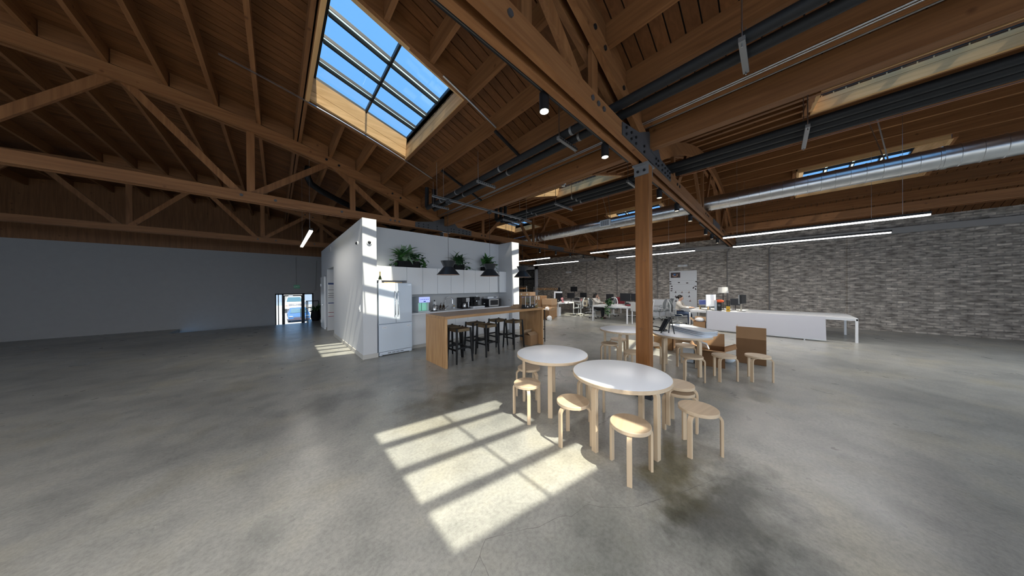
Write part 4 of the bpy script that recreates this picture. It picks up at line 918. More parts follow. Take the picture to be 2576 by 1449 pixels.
# carton under the bar, take-out box, cereal dispensers, jar, rack
def carton(name, label, c, sx, sy, h, rz, mat='cardboard', flaps=(), tape=True, inner=None, z=0):
    t = thing(name, label, 'box', (c[0], c[1], z), rz); T = .006
    m_ = MB(); m_.box(-sx/2, sx/2, -sy/2, -sy/2+T, 0, h); m_.box(-sx/2, sx/2, sy/2-T, sy/2, 0, h); m_.box(-sx/2, -sx/2+T, -sy/2+T, sy/2-T, 0, h); m_.box(sx/2-T, sx/2, -sy/2+T, sy/2-T, 0, h); m_.box(-sx/2, sx/2, -sy/2, sy/2, 0, T)
    if not flaps: m_.box(-sx/2, sx/2, -sy/2, -.002, h-T, h); m_.box(-sx/2, sx/2, .002, sy/2, h-T, h)
    m_.build('shell', mat, t, local=True)
    for side, ang in flaps:
        f = MB(); Lf = (sy if side in 'ns' else sx)*.5
        ca, sa = math.cos(ang), math.sin(ang)
        if side == 'n': p = [(-sx/2, sy/2, h), (sx/2, sy/2, h), (sx/2, sy/2+Lf*ca, h+Lf*sa), (-sx/2, sy/2+Lf*ca, h+Lf*sa)]; v = (0, -sa*T, ca*T)
        if side == 's': p = [(-sx/2, -sy/2, h), (sx/2, -sy/2, h), (sx/2, -sy/2-Lf*ca, h+Lf*sa), (-sx/2, -sy/2-Lf*ca, h+Lf*sa)]; v = (0, sa*T, ca*T)
        if side == 'e': p = [(sx/2, -sy/2, h), (sx/2, sy/2, h), (sx/2+Lf*ca, sy/2, h+Lf*sa), (sx/2+Lf*ca, -sy/2, h+Lf*sa)]; v = (-sa*T, 0, ca*T)
        if side == 'w': p = [(-sx/2, -sy/2, h), (-sx/2, sy/2, h), (-sx/2-Lf*ca, sy/2, h+Lf*sa), (-sx/2-Lf*ca, -sy/2, h+Lf*sa)]; v = (sa*T, 0, ca*T)
        f.prism(p, v); f.build('flap', 'cardboard_light' if mat != 'cardboard_dark' else 'cardboard', t, local=True)
    if tape and not flaps: B(-sx/2-.001, sx/2+.001, -.025, .025, h-.05, h+.0015).build('tape', 'tape', t, local=True)
    return t
carton('cardboard_carton', 'small brown carton on the floor under the bar end', (5.36, 4.90), .34, .28, .29, .05, 'cardboard', (('n', 1.9), ('s', 2.6)), z=0)
t = thing('takeout_box', 'brown paper takeout box on the bar top', 'box', (5.02, 5.1, 1.068)); m_ = MB(); m_.prism([(4.86, 5.0, 1.069), (5.16, 5.0, 1.069), (5.19, 4.98, 1.135), (4.84, 4.98, 1.135)], (0, .2, 0)); m_.build('tray', 'cardboard_light', t, bevel=.003); m_ = MB(); m_.prism([(4.86, 4.99, 1.136), (5.18, 4.99, 1.136), (5.10, 5.08, 1.16), (4.90, 5.08, 1.16)], (0, .1, 0)); m_.build('lid', 'cardboard_light', t); m_ = MB(); m_.prism([(5.18, 5.0, 1.12), (5.30, 4.98, 1.155), (5.30, 5.16, 1.155), (5.18, 5.18, 1.12)], (0, 0, .004)); m_.build('open_flap', 'cardboard_light', t)
for i, x in enumerate((5.06, 5.265)):
    y = 4.80; t = thing('cereal_dispenser', ['left cereal dispenser with clear hopper on the bar end', 'right cereal dispenser with clear hopper on the bar end'][i], 'dispenser', (x, y, 1.068), group='cereal dispensers')
    m_ = MB(); m_.prism([(x-.10, y-.07, 1.069), (x+.10, y-.07, 1.069), (x+.085, y-.07, 1.17), (x-.085, y-.07, 1.17)], (0, .14, 0)); m_.build('stand', 'black_metal', t); B(x-.02, x+.025, y-.073, y-.07, 1.10, 1.135).build('sticker', 'label_white', t)
    m_ = MB(); m_.box(x-.09, x-.086, y-.075, y+.075, 1.17, 1.395); m_.box(x+.086, x+.09, y-.075, y+.075, 1.17, 1.395); m_.box(x-.09, x+.09, y-.075, y-.071, 1.17, 1.395); m_.box(x-.09, x+.09, y+.071, y+.075, 1.17, 1.395); m_.build('hopper', 'jar_clear', t)
    B(x-.092, x+.092, y-.078, y+.078, 1.395, 1.405).build('lid', 'black_metal', t); m_ = MB(); m_.box(x-.084, x+.084, y-.068, y+.068, 1.172, 1.19+.035*i); m_.ell((x+.01, y, 1.19+.03*i), .07, .06, .05+.02*i, 12, 6); m_.build('cereal', 'oats', t, True)
    m_ = MB(); [m_.box(x+a-.004, x+a+.004, y-.079, y-.071, 1.12, 1.40) for a in (-.092, .092)]; m_.build('uprights', 'plastic_white', t)
t = thing('snack_jar', 'round clear jar of mixed snacks on the bar end', 'jar', (5.46, 4.80, 1.068)); MB().lathe([(.075, .0), (.078, .01), (.078, .17), (.06, .20), (.03, .215), (.0, .217)], (5.46, 4.80, 1.069), 20).build('jar', 'jar_clear', t, True); MB().lathe([(.07, .006), (.072, .09), (.04, .125), (0, .13)], (5.46, 4.80, 1.069), 16).build('snacks', 'mixed_snack', t, True)
t = thing('metal_rack', 'slim black metal rack standing against the bar end', 'rack', (5.79, 5.03, 0)); 
for x in (5.66, 5.92):
    for y in (4.83, 5.22): B(x-.011, x+.011, y-.011, y+.011, 0, .97).build('post', 'black_metal', t)
for z in (.09, .37, .66, .95): m_ = MB(); m_.box(5.65, 5.93, 4.82, 5.23, z, z+.018); m_.build('shelf', 'black_metal', t)
tag(B(5.72, 5.86, 4.88, 5.0, .109, .19).build('storage_tub', 'plastic_clear', None, bevel=.008), 'small clear tub on the lowest rack shelf', 'tub')

# ---------------------------------------------------------------- round tables and stools
def bent_leg(r_in, r_out, z_top, z_bot, rad, ang, w, t_):
    ca, sa = math.cos(ang), math.sin(ang); P = [(r_in, z_top-t_/2)]
    for k in range(7):
        a = PI/2*k/6; P.append((r_out-rad+rad*math.sin(a), z_top-t_/2-rad+rad*math.cos(a)))
    P.append((r_out, z_bot)); return MB().sweep([(r*ca, r*sa, z) for r, z in P], (-sa, ca, 0), w, t_)
def make_table():
    t = thing('round_table', 'x', 'table', group='round white tables'); R_ = .495; H = .72
    MB().lathe([(0, H-.038), (R_-.006, H-.038), (R_, H-.033), (R_, H-.004), (R_-.004, H-.0008)], (0,0,0), 72).build('edge_band', 'birch', t, True, local=True)
    MB().lathe([(R_-.005, H-.001), (R_-.008, H), (0, H)], (0,0,0), 72).build('tabletop', 'laminate', t, True, local=True)
    for k in range(4): bent_leg(.18, .40, H-.039, 0, .07, PI/2*k, .058, .040).build('leg', 'birch_leg', t, True, .004, local=True)
    return t
def make_stool():
    t = thing('round_stool', 'x', 'stool', group='three-legged birch stools'); R_ = .17; H = .44
    MB().lathe([(0, H-.034), (R_-.003, H-.034), (R_, H-.031), (R_, H-.004), (R_-.004, H), (0, H)], (0,0,0), 56).build('seat', 'birch', t, True, local=True)
    for k in range(3): bent_leg(.06, .188, H-.035, 0, .052, 2*PI/3*k, .042, .024).build('leg', 'birch_leg', t, True, .003, local=True)
    return t
tb = make_table()
TB = [(2.711, 1.172, 2.93, 'round white table in front, nearest the camera'), (2.843, 2.195, 2.17, 'round white table directly behind the front one, left'), (5.55, 2.303, 3.35, 'far round white table left of the column'), (5.797, 1.282, 2.55, 'far round table carrying the white trays, right of the column')]
for i, (x, y, rz, lab) in enumerate(TB):
    if i == 0: tb.location = (x, y, 0); tb.rotation_euler = (0,0,rz); tb['label'] = lab
    else: dup(tb, (x, y, 0), rz, lab)
sb = make_stool(); D = math.radians
SB = [(2.29, .898, D(-161), 0, 'birch stool half in sun at the front of the nearest table'), (2.31, 1.505, D(171), 0, 'birch stool with curved table shadow, between the two near tables'), (2.326, 2.193, D(-131), 0, 'birch stool at the left of the second table, in the sun edge'), (2.80, 2.60, D(-100), 0, 'birch stool tucked behind the left of the second table'), (3.07, .54, D(170), 0, 'birch stool standing alone at the right front in shade'),
      (3.42, .80, D(150), 0, 'lower birch stool of the stacked pair right of the front table'), (3.42, .80, D(165), .075, 'upper birch stool of the stacked pair right of the front table'), (5.23, 2.48, D(-95), 0, 'birch stool left under the far left table'), (5.80, 2.53, D(-20), 0, 'birch stool behind the far left table'), (4.86, 1.83, D(150), 0, 'birch stool partly hidden by the left side of the column'), (5.83, 1.85, D(-60), 0, 'birch stool just right of the column, mostly hidden'),
      (6.15, 1.30, D(150), 0, 'birch stool under the back of the tray table'), (5.28, 1.02, D(-80), 0, 'birch stool in front of the tray table'), (5.72, .635, D(170), 0, 'birch stool right of the tray table by the open cartons'), (6.10, .22, D(160), 0, 'birch stool cut off by the right picture edge'), (3.1, 1.75, D(40), 0, 'birch stool hidden between the two near tables')]
for i, (x, y, rz, z, lab) in enumerate(SB):
    if i == 0: sb.location = (x, y, z); sb.rotation_euler = (0,0,rz); sb['label'] = lab
    else: dup(sb, (x, y, z), rz, lab)
# ---------------------------------------------------------------- office furniture
def make_desk(name, label, x0, x1, y0, y1, H, leg=.05):
    t = thing(name, label, 'desk', ((x0+x1)/2, (y0+y1)/2, 0), group='white office desks')
    B(x0, x1, y0, y1, H-.025, H).build('top', 'desk_white', t, bevel=.003)
    for x in (x0, x1-leg):
        for y in (y0, y1-leg): B(x, x+leg, y, y+leg, 0, H-.025).build('leg', 'desk_white', t)
    m_ = MB(); m_.box(x0, x1, y0+.005, y0+.035, H-.075, H-.026); m_.box(x0, x1, y1-.035, y1-.005, H-.075, H-.026); m_.box(x0+.005, x0+.035, y0, y1, H-.075, H-.026); m_.box(x1-.035, x1-.005, y0, y1, H-.075, H-.026); m_.build('frame', 'desk_white', t)
    return t
make_desk('office_desk', 'white desk with trailing plant where the dark-haired woman sits', 11.18, 12.95, 4.47, 6.15, .755)
make_desk('office_desk', 'white desk just right of the stacked cartons', 11.36, 12.95, 8.30, 10.3, .765)
make_desk('office_desk', 'white desk by the brick wall behind the tote bag', 13.55, 15.2, 8.2, 10.0, .765)
make_desk('office_desk', 'white desk at the right where the woman with hair bun types', 11.95, 13.7, -1.6, 2.38, .70)
make_desk('office_desk', 'white desk hidden behind the column', 14.45, 15.5, 4.85, 6.6, .74)
def make_chair():
    t = thing('office_chair', 'x', 'chair', group='grey mesh office chairs')
    for k in range(5):
        a = 2*PI*k/5+.3; ca, sa = math.cos(a), math.sin(a)
        l = MB().tube([(0,0,.13), (.16*ca, .16*sa, .105), (.30*ca, .30*sa, .075)], [.026, .022, .016], 8).build('base_leg', 'chair_white', t, True, local=True)
        MB().disc((.305*ca, .305*sa, .032), (-sa, ca, 0), .031, .045, 12).build('caster', 'rubber', l, True, local=True)
    MB().tube([(0,0,.12), (0,0,.40)], [.028, .022], 12).build('stem', 'chair_white', t, True, local=True)
    m_ = MB(); m_.box(-.1, .1, -.1, .1, .385, .425); m_.build('tilt_box', 'black_metal', t, local=True, bevel=.01)
    rows = []
    for i in range(7):
        x = -.22+.46*i/6; rows.append([(x, -.23+.46*k/6, .455-.012*(1-((k-3)/3)**2) - (.04*((x-.16)/.08)**2 if x > .16 else 0)) for k in range(7)])
    m_ = MB().sheet(rows); o = m_.build('seat', 'grey_mesh', t, True, local=True); s_ = o.modifiers.new('thick', 'SOLIDIFY'); s_.thickness = .035
    rows = []
    for i in range(8):
        z = .50+.52*i/7; w_ = .40*(1-.12*((i-3.5)/3.5)**2)-.05*max(0, i-4)/3; rows.append([(-.24-.05*math.sin(PI*i/7*.9)*-1-.10*(i/7)**1.5-.035*(1-((k-3)/3)**2), -w_/2+w_*k/6, z) for k in range(7)])
    o = MB().sheet(rows).build('back_mesh', 'grey_mesh', t, True, local=True); s_ = o.modifiers.new('thick', 'SOLIDIFY'); s_.thickness = .012
    edge = [r[0] for r in rows] + list(rows[-1]) + [r[-1] for r in reversed(rows)] + list(reversed(rows[0]))
    MB().tube(edge + [edge[0]], .013, 6).build('back_frame', 'chair_white', t, True, local=True)
    MB().tube([(-.05,0,.42), (-.24,0,.44), (-.285,0,.62)], .02, 8).build('back_arm', 'chair_white', t, True, local=True)
    for s in (-1, 1):
        MB().tube([(-.02, s*.12, .41), (0, s*.27, .45), (.0, s*.275, .64)], .016, 8).build('arm_post', 'chair_white', t, True, local=True); B(-.12, .14, s*.275-.035, s*.275+.035, .64, .665).build('arm_pad', 'grey_mesh', t, local=True, bevel=.008)
    return t
oc = make_chair()
OC = [(12.7, 7.85, 2.2, 'grey mesh office chair right of the white computer tower'), (13.85, 7.75, 2.0, 'grey mesh office chair carrying the beige tote bag'), (12.25, 6.58, -PI/2, 'office chair of the woman in the cream sweater by the plant'), (13.7, 6.3, 1.2, 'grey office chair under the desk behind the plant'), (13.75, 5.25, 2.0, 'grey office chair at the back of the plant desk'), (11.95, 4.0, 2.6, 'office chair mostly hidden by the left side of the column'), (13.75, 3.95, 2.2, 'grey office chair just right of the column'), (14.45, 3.85, 2.4, 'grey office chair behind the one right of the column'), (12.75, 2.95, -PI/2, 'office chair of the woman with the hair bun'), (14.6, 2.15, 2.9, 'grey office chair between the typing woman and the pinboard')]
for i, (x, y, rz, lab) in enumerate(OC):
    if i == 0: oc.location = (x, y, 0); oc.rotation_euler = (0,0,rz); oc['label'] = lab
    else: dup(oc, (x, y, 0), rz, lab)
def monitor(label, x, y, zc, w_, h_, zt, rz=0, body='screen_black', thick=.03, stand=True, cat='monitor', dark=True):
    t = thing('computer_monitor', label, cat, (x, y, zt), rz, 'computer monitors'); z = zc-zt
    B(-thick/2, thick/2, -w_/2, w_/2, z-h_/2, z+h_/2).build('panel', body, t, local=True, bevel=.004); B(-thick/2-.002, -thick/2, -w_/2+.012, w_/2-.012, z-h_/2+.012, z+h_/2-.012).build('screen', 'screen_black' if dark else body, t, local=True)
    if stand:
        MB().bar((.04, 0, .01), (.03, 0, z-.02), .05, .02).build('neck', 'black_metal' if body == 'screen_black' else 'steel', t, local=True); B(-.06, .12, -.11, .11, 0, .012).build('foot', 'black_metal' if body == 'screen_black' else 'steel', t, local=True)
monitor('black monitor raised high on a post before the brick wall', 14.5, 9.3, 1.5, .52, .33, .765); monitor('black monitor behind the leftmost office chair', 13.05, 8.6, 1.12, .50, .33, .765)
monitor('black monitor standing left of the tote bag chair', 14.2, 8.42, 1.13, .46, .30, .765); monitor('grey monitor behind the trailing plant', 12.75, 6.0, 1.1, .40, .33, .755); monitor('large monitor left of the column on the plant desk', 12.3, 5.02, 1.13, .50, .38, .755); monitor('monitor whose right half is hidden by the column', 12.3, 4.58, 1.14, .34, .34, .755)
monitor('black monitor by the pale desktop computer at the cartons', 12.4, 9.0, 1.08, .50, .42, .765); monitor('pale slab-backed desktop computer behind the black monitor', 12.8, 9.35, 1.15, .62, .44, .765, 0, 'plastic_white', .03, True, 'computer', False)
monitor('white monitor seen edge-on beside the typing woman', 12.3, 1.74, 1.08, .44, .46, .70, 1.0, 'plastic_white', .03, True, 'monitor', False); monitor('small dark monitor at the right desk below the lamp', 12.95, 1.08, 1.02, .30, .26, .70); monitor('silver monitor seen edge-on at the far right', 12.5, .85, 1.15, .5, .34, .70, 1.25, 'steel')
def laptop(label, x, y, z, rz, scr='screen_black'):
    t = thing('laptop', label, 'laptop', (x, y, z), rz); B(-.11, .11, -.16, .16, .001, .016).build('base', 'steel', t, local=True, bevel=.003); m_ = MB(); m_.bar((.11, 0, .016), (.16, 0, .225), .32, .008, (0,1,0)); l = m_.build('lid', 'steel', t, local=True); m_ = MB(); m_.bar((.108, 0, .03), (.151, 0, .215), .30, .003, (0,1,0)); m_.build('screen', scr, l, local=True); B(-.07, .06, -.13, .13, .016, .018).build('keyboard', 'ink', t, local=True)
laptop('open laptop beside the raised black monitor', 13.7, 8.62, .765, .2); laptop('open laptop with blue screen before the typing woman', 12.6, 2.0, .86, .3, 'screen_blue'); 
t = thing('laptop_stand', 'small stand raising the open laptop on the right desk', 'stand', (12.6, 2.0, .70)); [B(12.5, 12.72, a, a+.02, .70, .86).build('side', 'board_wood', t) for a in (1.86, 2.12)]
# monitor arm pieces and lamp
t = thing('monitor_arm', 'white bent monitor arm rising beside the plant', 'arm', (11.7, 5.3, .755)); MB().tube([(11.7, 5.15, .76), (11.72, 5.14, .93), (11.75, 5.2, 1.08), (11.8, 5.32, 1.13), (11.8, 5.46, 1.11)], .022, 8).build('arm', 'chair_white', t, True); MB().lathe([(.06, 0), (.06, .02), (.02, .03)], (11.7, 5.15, .756), 12).build('clamp', 'chair_white', t, True)
t = thing('desk_lamp', 'table lamp with white drum shade on the right desk', 'lamp', (12.8, 1.43, .70)); MB().lathe([(.17, 0), (.145, .23), (.143, .23), (.168, 0)], (12.8, 1.43, 1.37), 28, True).build('shade', 'lamp_shade', t, True); MB().tube([(12.8, 1.43, .70), (12.8, 1.43, 1.5)], .012, 8).build('stem', 'black_metal', t, True); MB().lathe([(.09, 0), (.09, .02), (.02, .03)], (12.8, 1.43, .70), 20).build('base', 'black_metal', t, True)
t = thing('stand_pillar', 'grey upright monitor stand at the right desk front', 'stand', (12.1, 1.56, .70)); B(12.06, 12.14, 1.53, 1.60, .715, 1.11).build('pillar', 'steel', t, bevel=.006); B(11.97, 12.24, 1.42, 1.68, .70, .715).build('foot', 'steel', t, bevel=.004)
tag(MB().ell((12.45, 1.5, 1.06), .10, .14, .06, 14, 8).build('orange_cap', 'orange_cloth', None, True), 'orange cap lying among the monitors on the right desk', 'cap')
t = thing('cap_support', 'dark desk speaker under the orange cap', 'speaker', (12.45, 1.5, .70)); B(12.38, 12.52, 1.43, 1.57, .70, 1.005).build('cabinet', 'black_metal', t, bevel=.006); MB().disc((12.377, 1.5, .9), (1,0,0), .045, .006, 14).build('cone', 'ink', t)
t = thing('product_box', 'small yellow and black box on the right desk edge', 'box', (12.02, 1.2, .70)); B(11.98, 12.06, 1.15, 1.25, .70, .90).build('lower', 'yellow_box', t); B(11.985, 12.055, 1.16, 1.185, .90, 1.12).build('tube', 'black_metal', t); B(11.985, 12.055, 1.215, 1.24, .90, 1.12).build('tube', 'black_metal', t); MB().disc((11.978, 1.2, .78), (1,0,0), .018, .003, 12).build('emblem', 'ink', t)
for i, (x, y, z, rz, sx, sy, m, lab) in enumerate(((11.35, 5.85, .756, .1, .3, .22, 'paper', 'sheet of white paper before the dark-haired woman'), (11.45, 4.9, .756, .3, .34, .26, 'paper', 'open white papers right of the trailing plant'), (12.1, 2.05, .701, .1, .3, .2, 'paper', 'papers under the typing woman hands'), (12.1, .95, .701, .2, .3, .24, 'paper', 'loose white papers at the right picture edge'))):
    m_ = MB(); m_.obox((x, y, z+.004), (sx, sy, .006), Matrix.Rotation(rz, 3, 'Z')); tag(m_.build('paper_sheet', m), lab, 'paper')
t = thing('desk_fan', 'small pink desk fan on the desk by the cartons', 'fan', (12.0, 8.5, .765)); MB().tube([(12.0, 8.48, .766), (12.0, 8.48, .9)], [.05, .015], 10).build('base', 'pink_plastic', t, True); MB().disc((11.99, 8.48, .97), (1,0,0), .075, .04, 18).build('cage', 'pink_plastic', t, True); MB().disc((11.965, 8.48, .97), (1,0,0), .02, .02, 10).build('hub', 'label_white', t)
tag(MB().lathe([(.05, 0), (.06, .06), (.05, .11), (0, .12)], (11.9, 8.36, .766), 14).build('pink_cup', 'pink_plastic', None, True), 'pink rounded cup beside the desk fan', 'cup'); tag(MB().lathe([(.05, 0), (.07, .07), (.055, .13), (0, .14)], (13.75, 8.28, .766), 14).build('pink_cup', 'pink_plastic', None, True), 'pink rounded cup behind the tote bag', 'cup')
for i, (x, y, z, lab) in enumerate(((11.8, 8.75, .766, 'dark heap of clothes near the pink fan'), (12.1, 4.75, .756, 'dark folded clothes left of the column'))): 
    m_ = MB(); m_.ell((x, y, z+.045), .13, .2, .045, 14, 8); m_.ell((x+.05, y+.1, z+.07), .08, .1, .05, 12, 8); tag(m_.build('clothes', 'black_cloth', None, True), lab, 'clothes')
m_ = MB(); m_.ell((11.7, 4.62, .79), .12, .18, .03, 12, 6); tag(m_.build('red_cloth', 'red_cloth', None, True), 'red folded cloth on the desk left of the column', 'cloth')
t = thing('coat_on_chair', 'dark red coat hanging behind the plant desk', 'coat', (13.0, 5.55, .75)); rows = [[(13.0+.05*math.sin(k*1.3+i), 5.38+.34*k/6+(.03 if i else .06)*(k-3)/3, .76+.34*i/4) for k in range(7)] for i in range(5)]; o = MB().sheet(rows).build('cloth', 'red_cloth', t, True); s_ = o.modifiers.new('thick', 'SOLIDIFY'); s_.thickness = .05; MB().tube([(13.02, 5.55, .76), (13.02, 5.55, 1.15)], .012, 8).build('stand', 'black_metal', t)
t = thing('pump_bottle', 'clear pump bottle on the plant desk', 'bottle', (11.45, 5.42, .756)); MB().lathe([(.04, 0), (.04, .11), (.015, .14)], (11.75, 5.62, .756), 14).build('bottle', 'plastic_clear', t, True); MB().tube([(11.75, 5.62, .89), (11.75, 5.62, .93), (11.72, 5.6, .93)], .008, 6).build('pump', 'plastic_white', t, True)
t = thing('computer_tower', 'white computer tower on the floor under the desk', 'computer', (11.6, 8.62, 0)); B(11.45, 11.9, 8.5, 8.72, 0, .5).build('case', 'plastic_white', t, bevel=.008); B(11.447, 11.45, 8.53, 8.69, .28, .46).build('front_panel', 'fridge_white', t)
# white cabinet and desk screen beyond the desks
t = thing('office_cabinet', 'low white drawer cabinet left of the pinboard', 'cabinet', (15.2, 4.3, 0)); B(14.95, 15.55, 3.95, 4.7, 0, .95).build('body', 'desk_white', t, bevel=.004)
for k in range(3): B(14.936, 14.949, 3.97, 4.68, .04+k*.3, .32+k*.3).build('drawer', 'plastic_white', t)
t = thing('desk_screen', 'pale grey desk screen just left of the column', 'screen', (11.35, 4.0, 0)); B(11.34, 11.38, 3.62, 4.40, .56, .96).build('panel', 'lamp_shade', t, bevel=.004); [B(11.345, 11.375, y, y+.04, 0, .56).build('leg', 'desk_white', t) for y in (3.66, 4.32)]
# tote bag on the chair
t = thing('tote_bag', 'beige canvas tote bag with dark print hung on a chair', 'bag', (13.62, 7.95, .42)); m_ = MB(); m_.prism([(13.55, 7.78, .45), (13.55, 8.12, .45), (13.55, 8.16, .84), (13.55, 7.74, .84)], (.1, 0, 0)); m_.build('bag', 'tote', t, bevel=.03); [MB().tube([(13.58, 7.95+a-.05, .83), (13.58, 7.95+a-.035, .97), (13.58, 7.95+a+.035, .97), (13.58, 7.95+a+.05, .83)], .011, 6).build('strap', 'tote', t, True) for a in (-.12, .12)]; B(13.546, 13.55, 7.86, 7.98, .56, .72).build('print', 'ink', t)
# trailing plant on the desk
t = thing('trailing_plant', 'green trailing plant spilling over the desk edge to the floor', 'plant', (11.3, 5.35, .755)); b = (11.3, 5.35, .755); MB().lathe([(.07, 0), (.09, .14), (.08, .14), (.07, .12), (0, .12)], (11.3, 5.35, .756), 16).build('pot', 'planter_black', t, True)
for k in range(5): y = 5.25+.05*k; MB().tube([(11.28, y, .88), (11.16, y, .86), (11.13, y-.03, .5), (11.12, y-.02+.03*(k % 2), .12+.1*k)], .005, 5).build('stem', 'stem_green', t)
for k in range(70): z = .95-abs(rnd.gauss(0, .3)) if k > 25 else .95+rnd.uniform(-.1, .14); z = max(.05, z); put_leaf(t, b, (11.12+rnd.uniform(-.04, .03) if z < .78 else 11.3+rnd.uniform(-.15, .12), 5.34+rnd.gauss(0, .085), z), rnd.uniform(0, 2*PI), rnd.uniform(-1.0, .5), rnd.choice(['small', 'smalld', 'smalld']), rnd.uniform(.8, 1.3), rnd.uniform(-.6, .6))

# ---------------------------------------------------------------- pinboard, whiteboard
t = thing('pinboard', 'tall white pinboard with small pictures leaning on the brick wall', 'pinboard', (15.68, 3.4, 0)); PXB = 15.66
B(PXB, PXB+.04, 2.78, 4.0, .02, 2.46).build('board', 'desk_white', t)
def pic(y, z, w_, h_, m, name='picture', rot=0): m_ = MB(); m_.obox((PXB-.004, y, z), (.004, w_, h_), Matrix.Rotation(rot, 3, 'X')); return m_.build(name, m, t)
p_ = pic(3.72, 2.24, .44, .28, 'photo_dark', 'large_photo'); 
for (yy, zz, a, b_, m) in ((3.76, 2.27, .10, .09, 'photo_blue'), (3.83, 2.22, .05, .08, 'photo_skin'), (3.64, 2.24, .05, .09, 'photo_skin'), (3.73, 2.17, .14, .05, 'photo_skin')): m_ = MB(); m_.obox((PXB-.008, yy, zz), (.003, a, b_)); m_.build('photo_detail', m, p_)
for y, z, rot in ((3.96, 1.89, .2), (3.95, 1.77, 0), (3.9, 1.64, .1), (3.9, 1.51, 0), (3.91, 1.4, 0), (3.56, 1.84, .05), (3.19, 1.81, 0), (2.80, 1.87, .4), (2.83, 1.63, 0), (2.92, 1.56, -1.0), (2.83, 1.49, 1.2)): pic(y, z, .09, .05, 'photo_dark', 'picture', rot)
for y, z in ((3.72, 1.32), (3.43, 1.32), (3.12, 1.32), (3.72, 1.09), (3.43, 1.1), (3.11, 1.11), (3.71, .85), (3.07, .88)):
    pic(y, z-.02, .09, .03, 'photo_dark'); pic(y-.01, z+.02, .03, .07, 'photo_skin' if random.random() < .4 else 'photo_dark'); pic(y+.12, z, .05, .008, 'ink', 'caption')
for z in (1.94, 1.74, 1.42): pic(3.4, z, 1.05, .006, 'desk_under', 'string_line')
t = thing('whiteboard', 'large blank whiteboard standing before the right desk', 'whiteboard', (11.6, .4, 0)); m_ = MB(); m_.prism([(11.55, -1.0, .06), (11.55, 1.76, .06), (11.72, 1.78, .72), (11.72, -1.0, .72)], (.02, 0, .004)); m_.build('panel', 'board_white', t); m_ = MB(); m_.bar((11.55, 1.77, .05), (11.73, 1.79, .73), .02, .03, (0,1,0)); m_.bar((11.55, -1.0, .05), (11.55, 1.77, .05), .02, .03); m_.build('edge_trim', 'steel', t); [B(11.5, 11.7, y, y+.03, 0, .05).build('foot', 'steel', t) for y in (-.6, 1.5)]

# ---------------------------------------------------------------- cartons and clutter near the far tables
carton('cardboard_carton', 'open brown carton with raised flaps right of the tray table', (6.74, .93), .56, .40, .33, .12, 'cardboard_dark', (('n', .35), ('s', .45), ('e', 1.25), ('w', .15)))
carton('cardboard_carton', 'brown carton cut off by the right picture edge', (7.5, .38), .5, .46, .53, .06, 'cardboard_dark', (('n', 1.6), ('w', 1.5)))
carton('cardboard_carton', 'brown carton standing in the sun patch behind the tray table', (7.55, 2.05), .40, .42, .33, .05, 'cardboard', (('n', .2), ('s', .1)))
carton('cardboard_carton', 'brown carton behind the tray table with a flap open', (7.35, 1.55), .45, .36, .36, .3, 'cardboard_light', (('s', .3), ('w', .3)))
t = thing('storage_bin', 'translucent plastic storage bin under the tray table', 'bin', (6.62, 1.35, 0)); m_ = MB(); m_.prism([(6.47, 1.22, .005), (6.77, 1.22, .005), (6.80, 1.20, .34), (6.44, 1.20, .34)], (0, .26, 0)); m_.build('tub', 'plastic_clear', t, bevel=.01); B(6.42, 6.82, 1.18, 1.48, .34, .36).build('lid', 'plastic_white', t, bevel=.006)
t = thing('acrylic_frame', 'white slatted acrylic tray tilted in the open carton', 'tray', (6.55, 1.12, .34)); R_ = Matrix.Rotation(.5, 3, 'Y') @ Matrix.Rotation(.3, 3, 'X'); MB().obox((6.42, 1.08, .45), (.34, .26, .03), R_).build('panel', 'plastic_white', t); [MB().obox(Vector((6.42, 1.08, .45)) + R_ @ Vector((-.12+.06*i, 0, .02)), (.012, .25, .01), R_).build('slat', 'paper', t) for i in range(5)]
tag(MB().ell((7.05, .72, .42), .12, .14, .1, 12, 8).build('plastic_wrap', 'plastic_clear', None, True), 'crumpled clear plastic wrap behind the open carton', 'wrap')
bpy.data.objects['plastic_wrap'].location.z = -.32
# tray stack on the far table
for k in range(3):
    n = 40
    def ring(z, s):
        out = []
        for i in range(n):
            c_, s_ = math.cos(2*PI*i/n), math.sin(2*PI*i/n)
            u = (.49-.19*(1-s))*math.copysign(abs(c_)**.4, c_); v = (.20-.19*(1-s))*math.copysign(abs(s_)**.4, s_)
            out.append((6.10+.02*k+.68*u+.73*v, 1.17+.73*u-.68*v, z))
        return out
    z0 = .721+.028*k; r = [ring(z0, .86), ring(z0+.004, .9), ring(z0+.03, .985), ring(z0+.034, 1.0), ring(z0+.026, .97), ring(z0+.012, .9)]
    m_ = MB(); vs = [p for q in r for p in q]; fs = [(a*n+i, a*n+(i+1) % n, (a+1)*n+(i+1) % n, (a+1)*n+i) for a in range(5) for i in range(n)] + [tuple(range(n-1, -1, -1)), tuple(5*n+i for i in range(n))]; m_.add(vs, fs)
    tag(m_.build('serving_tray', 'plastic_white', None, True), '%s long white plastic tray of the stack on the far table' % ['bottom', 'middle', 'top'][k], 'tray', 'stacked white trays')
t = thing('display_easel', 'small folding black easel standing on the tray table', 'easel', (5.68, 1.52, .72))
for p, q in (((5.58, 1.58, .722), (5.70, 1.46, 1.04)), ((5.68, 1.47, .722), (5.71, 1.45, 1.04)), ((5.63, 1.36, .722), (5.715, 1.44, 1.04))): MB().bar(p, q, .028 if p[1] > 1.4 else .012, .012).build('leg', 'black_metal', t)
m_ = MB(); m_.prism([(5.60, 1.63, .75), (5.66, 1.55, .74), (5.74, 1.46, .98), (5.68, 1.53, 1.01)], (.035, .02, 0)); m_.build('pouch', 'black_cloth', t, bevel=.015)
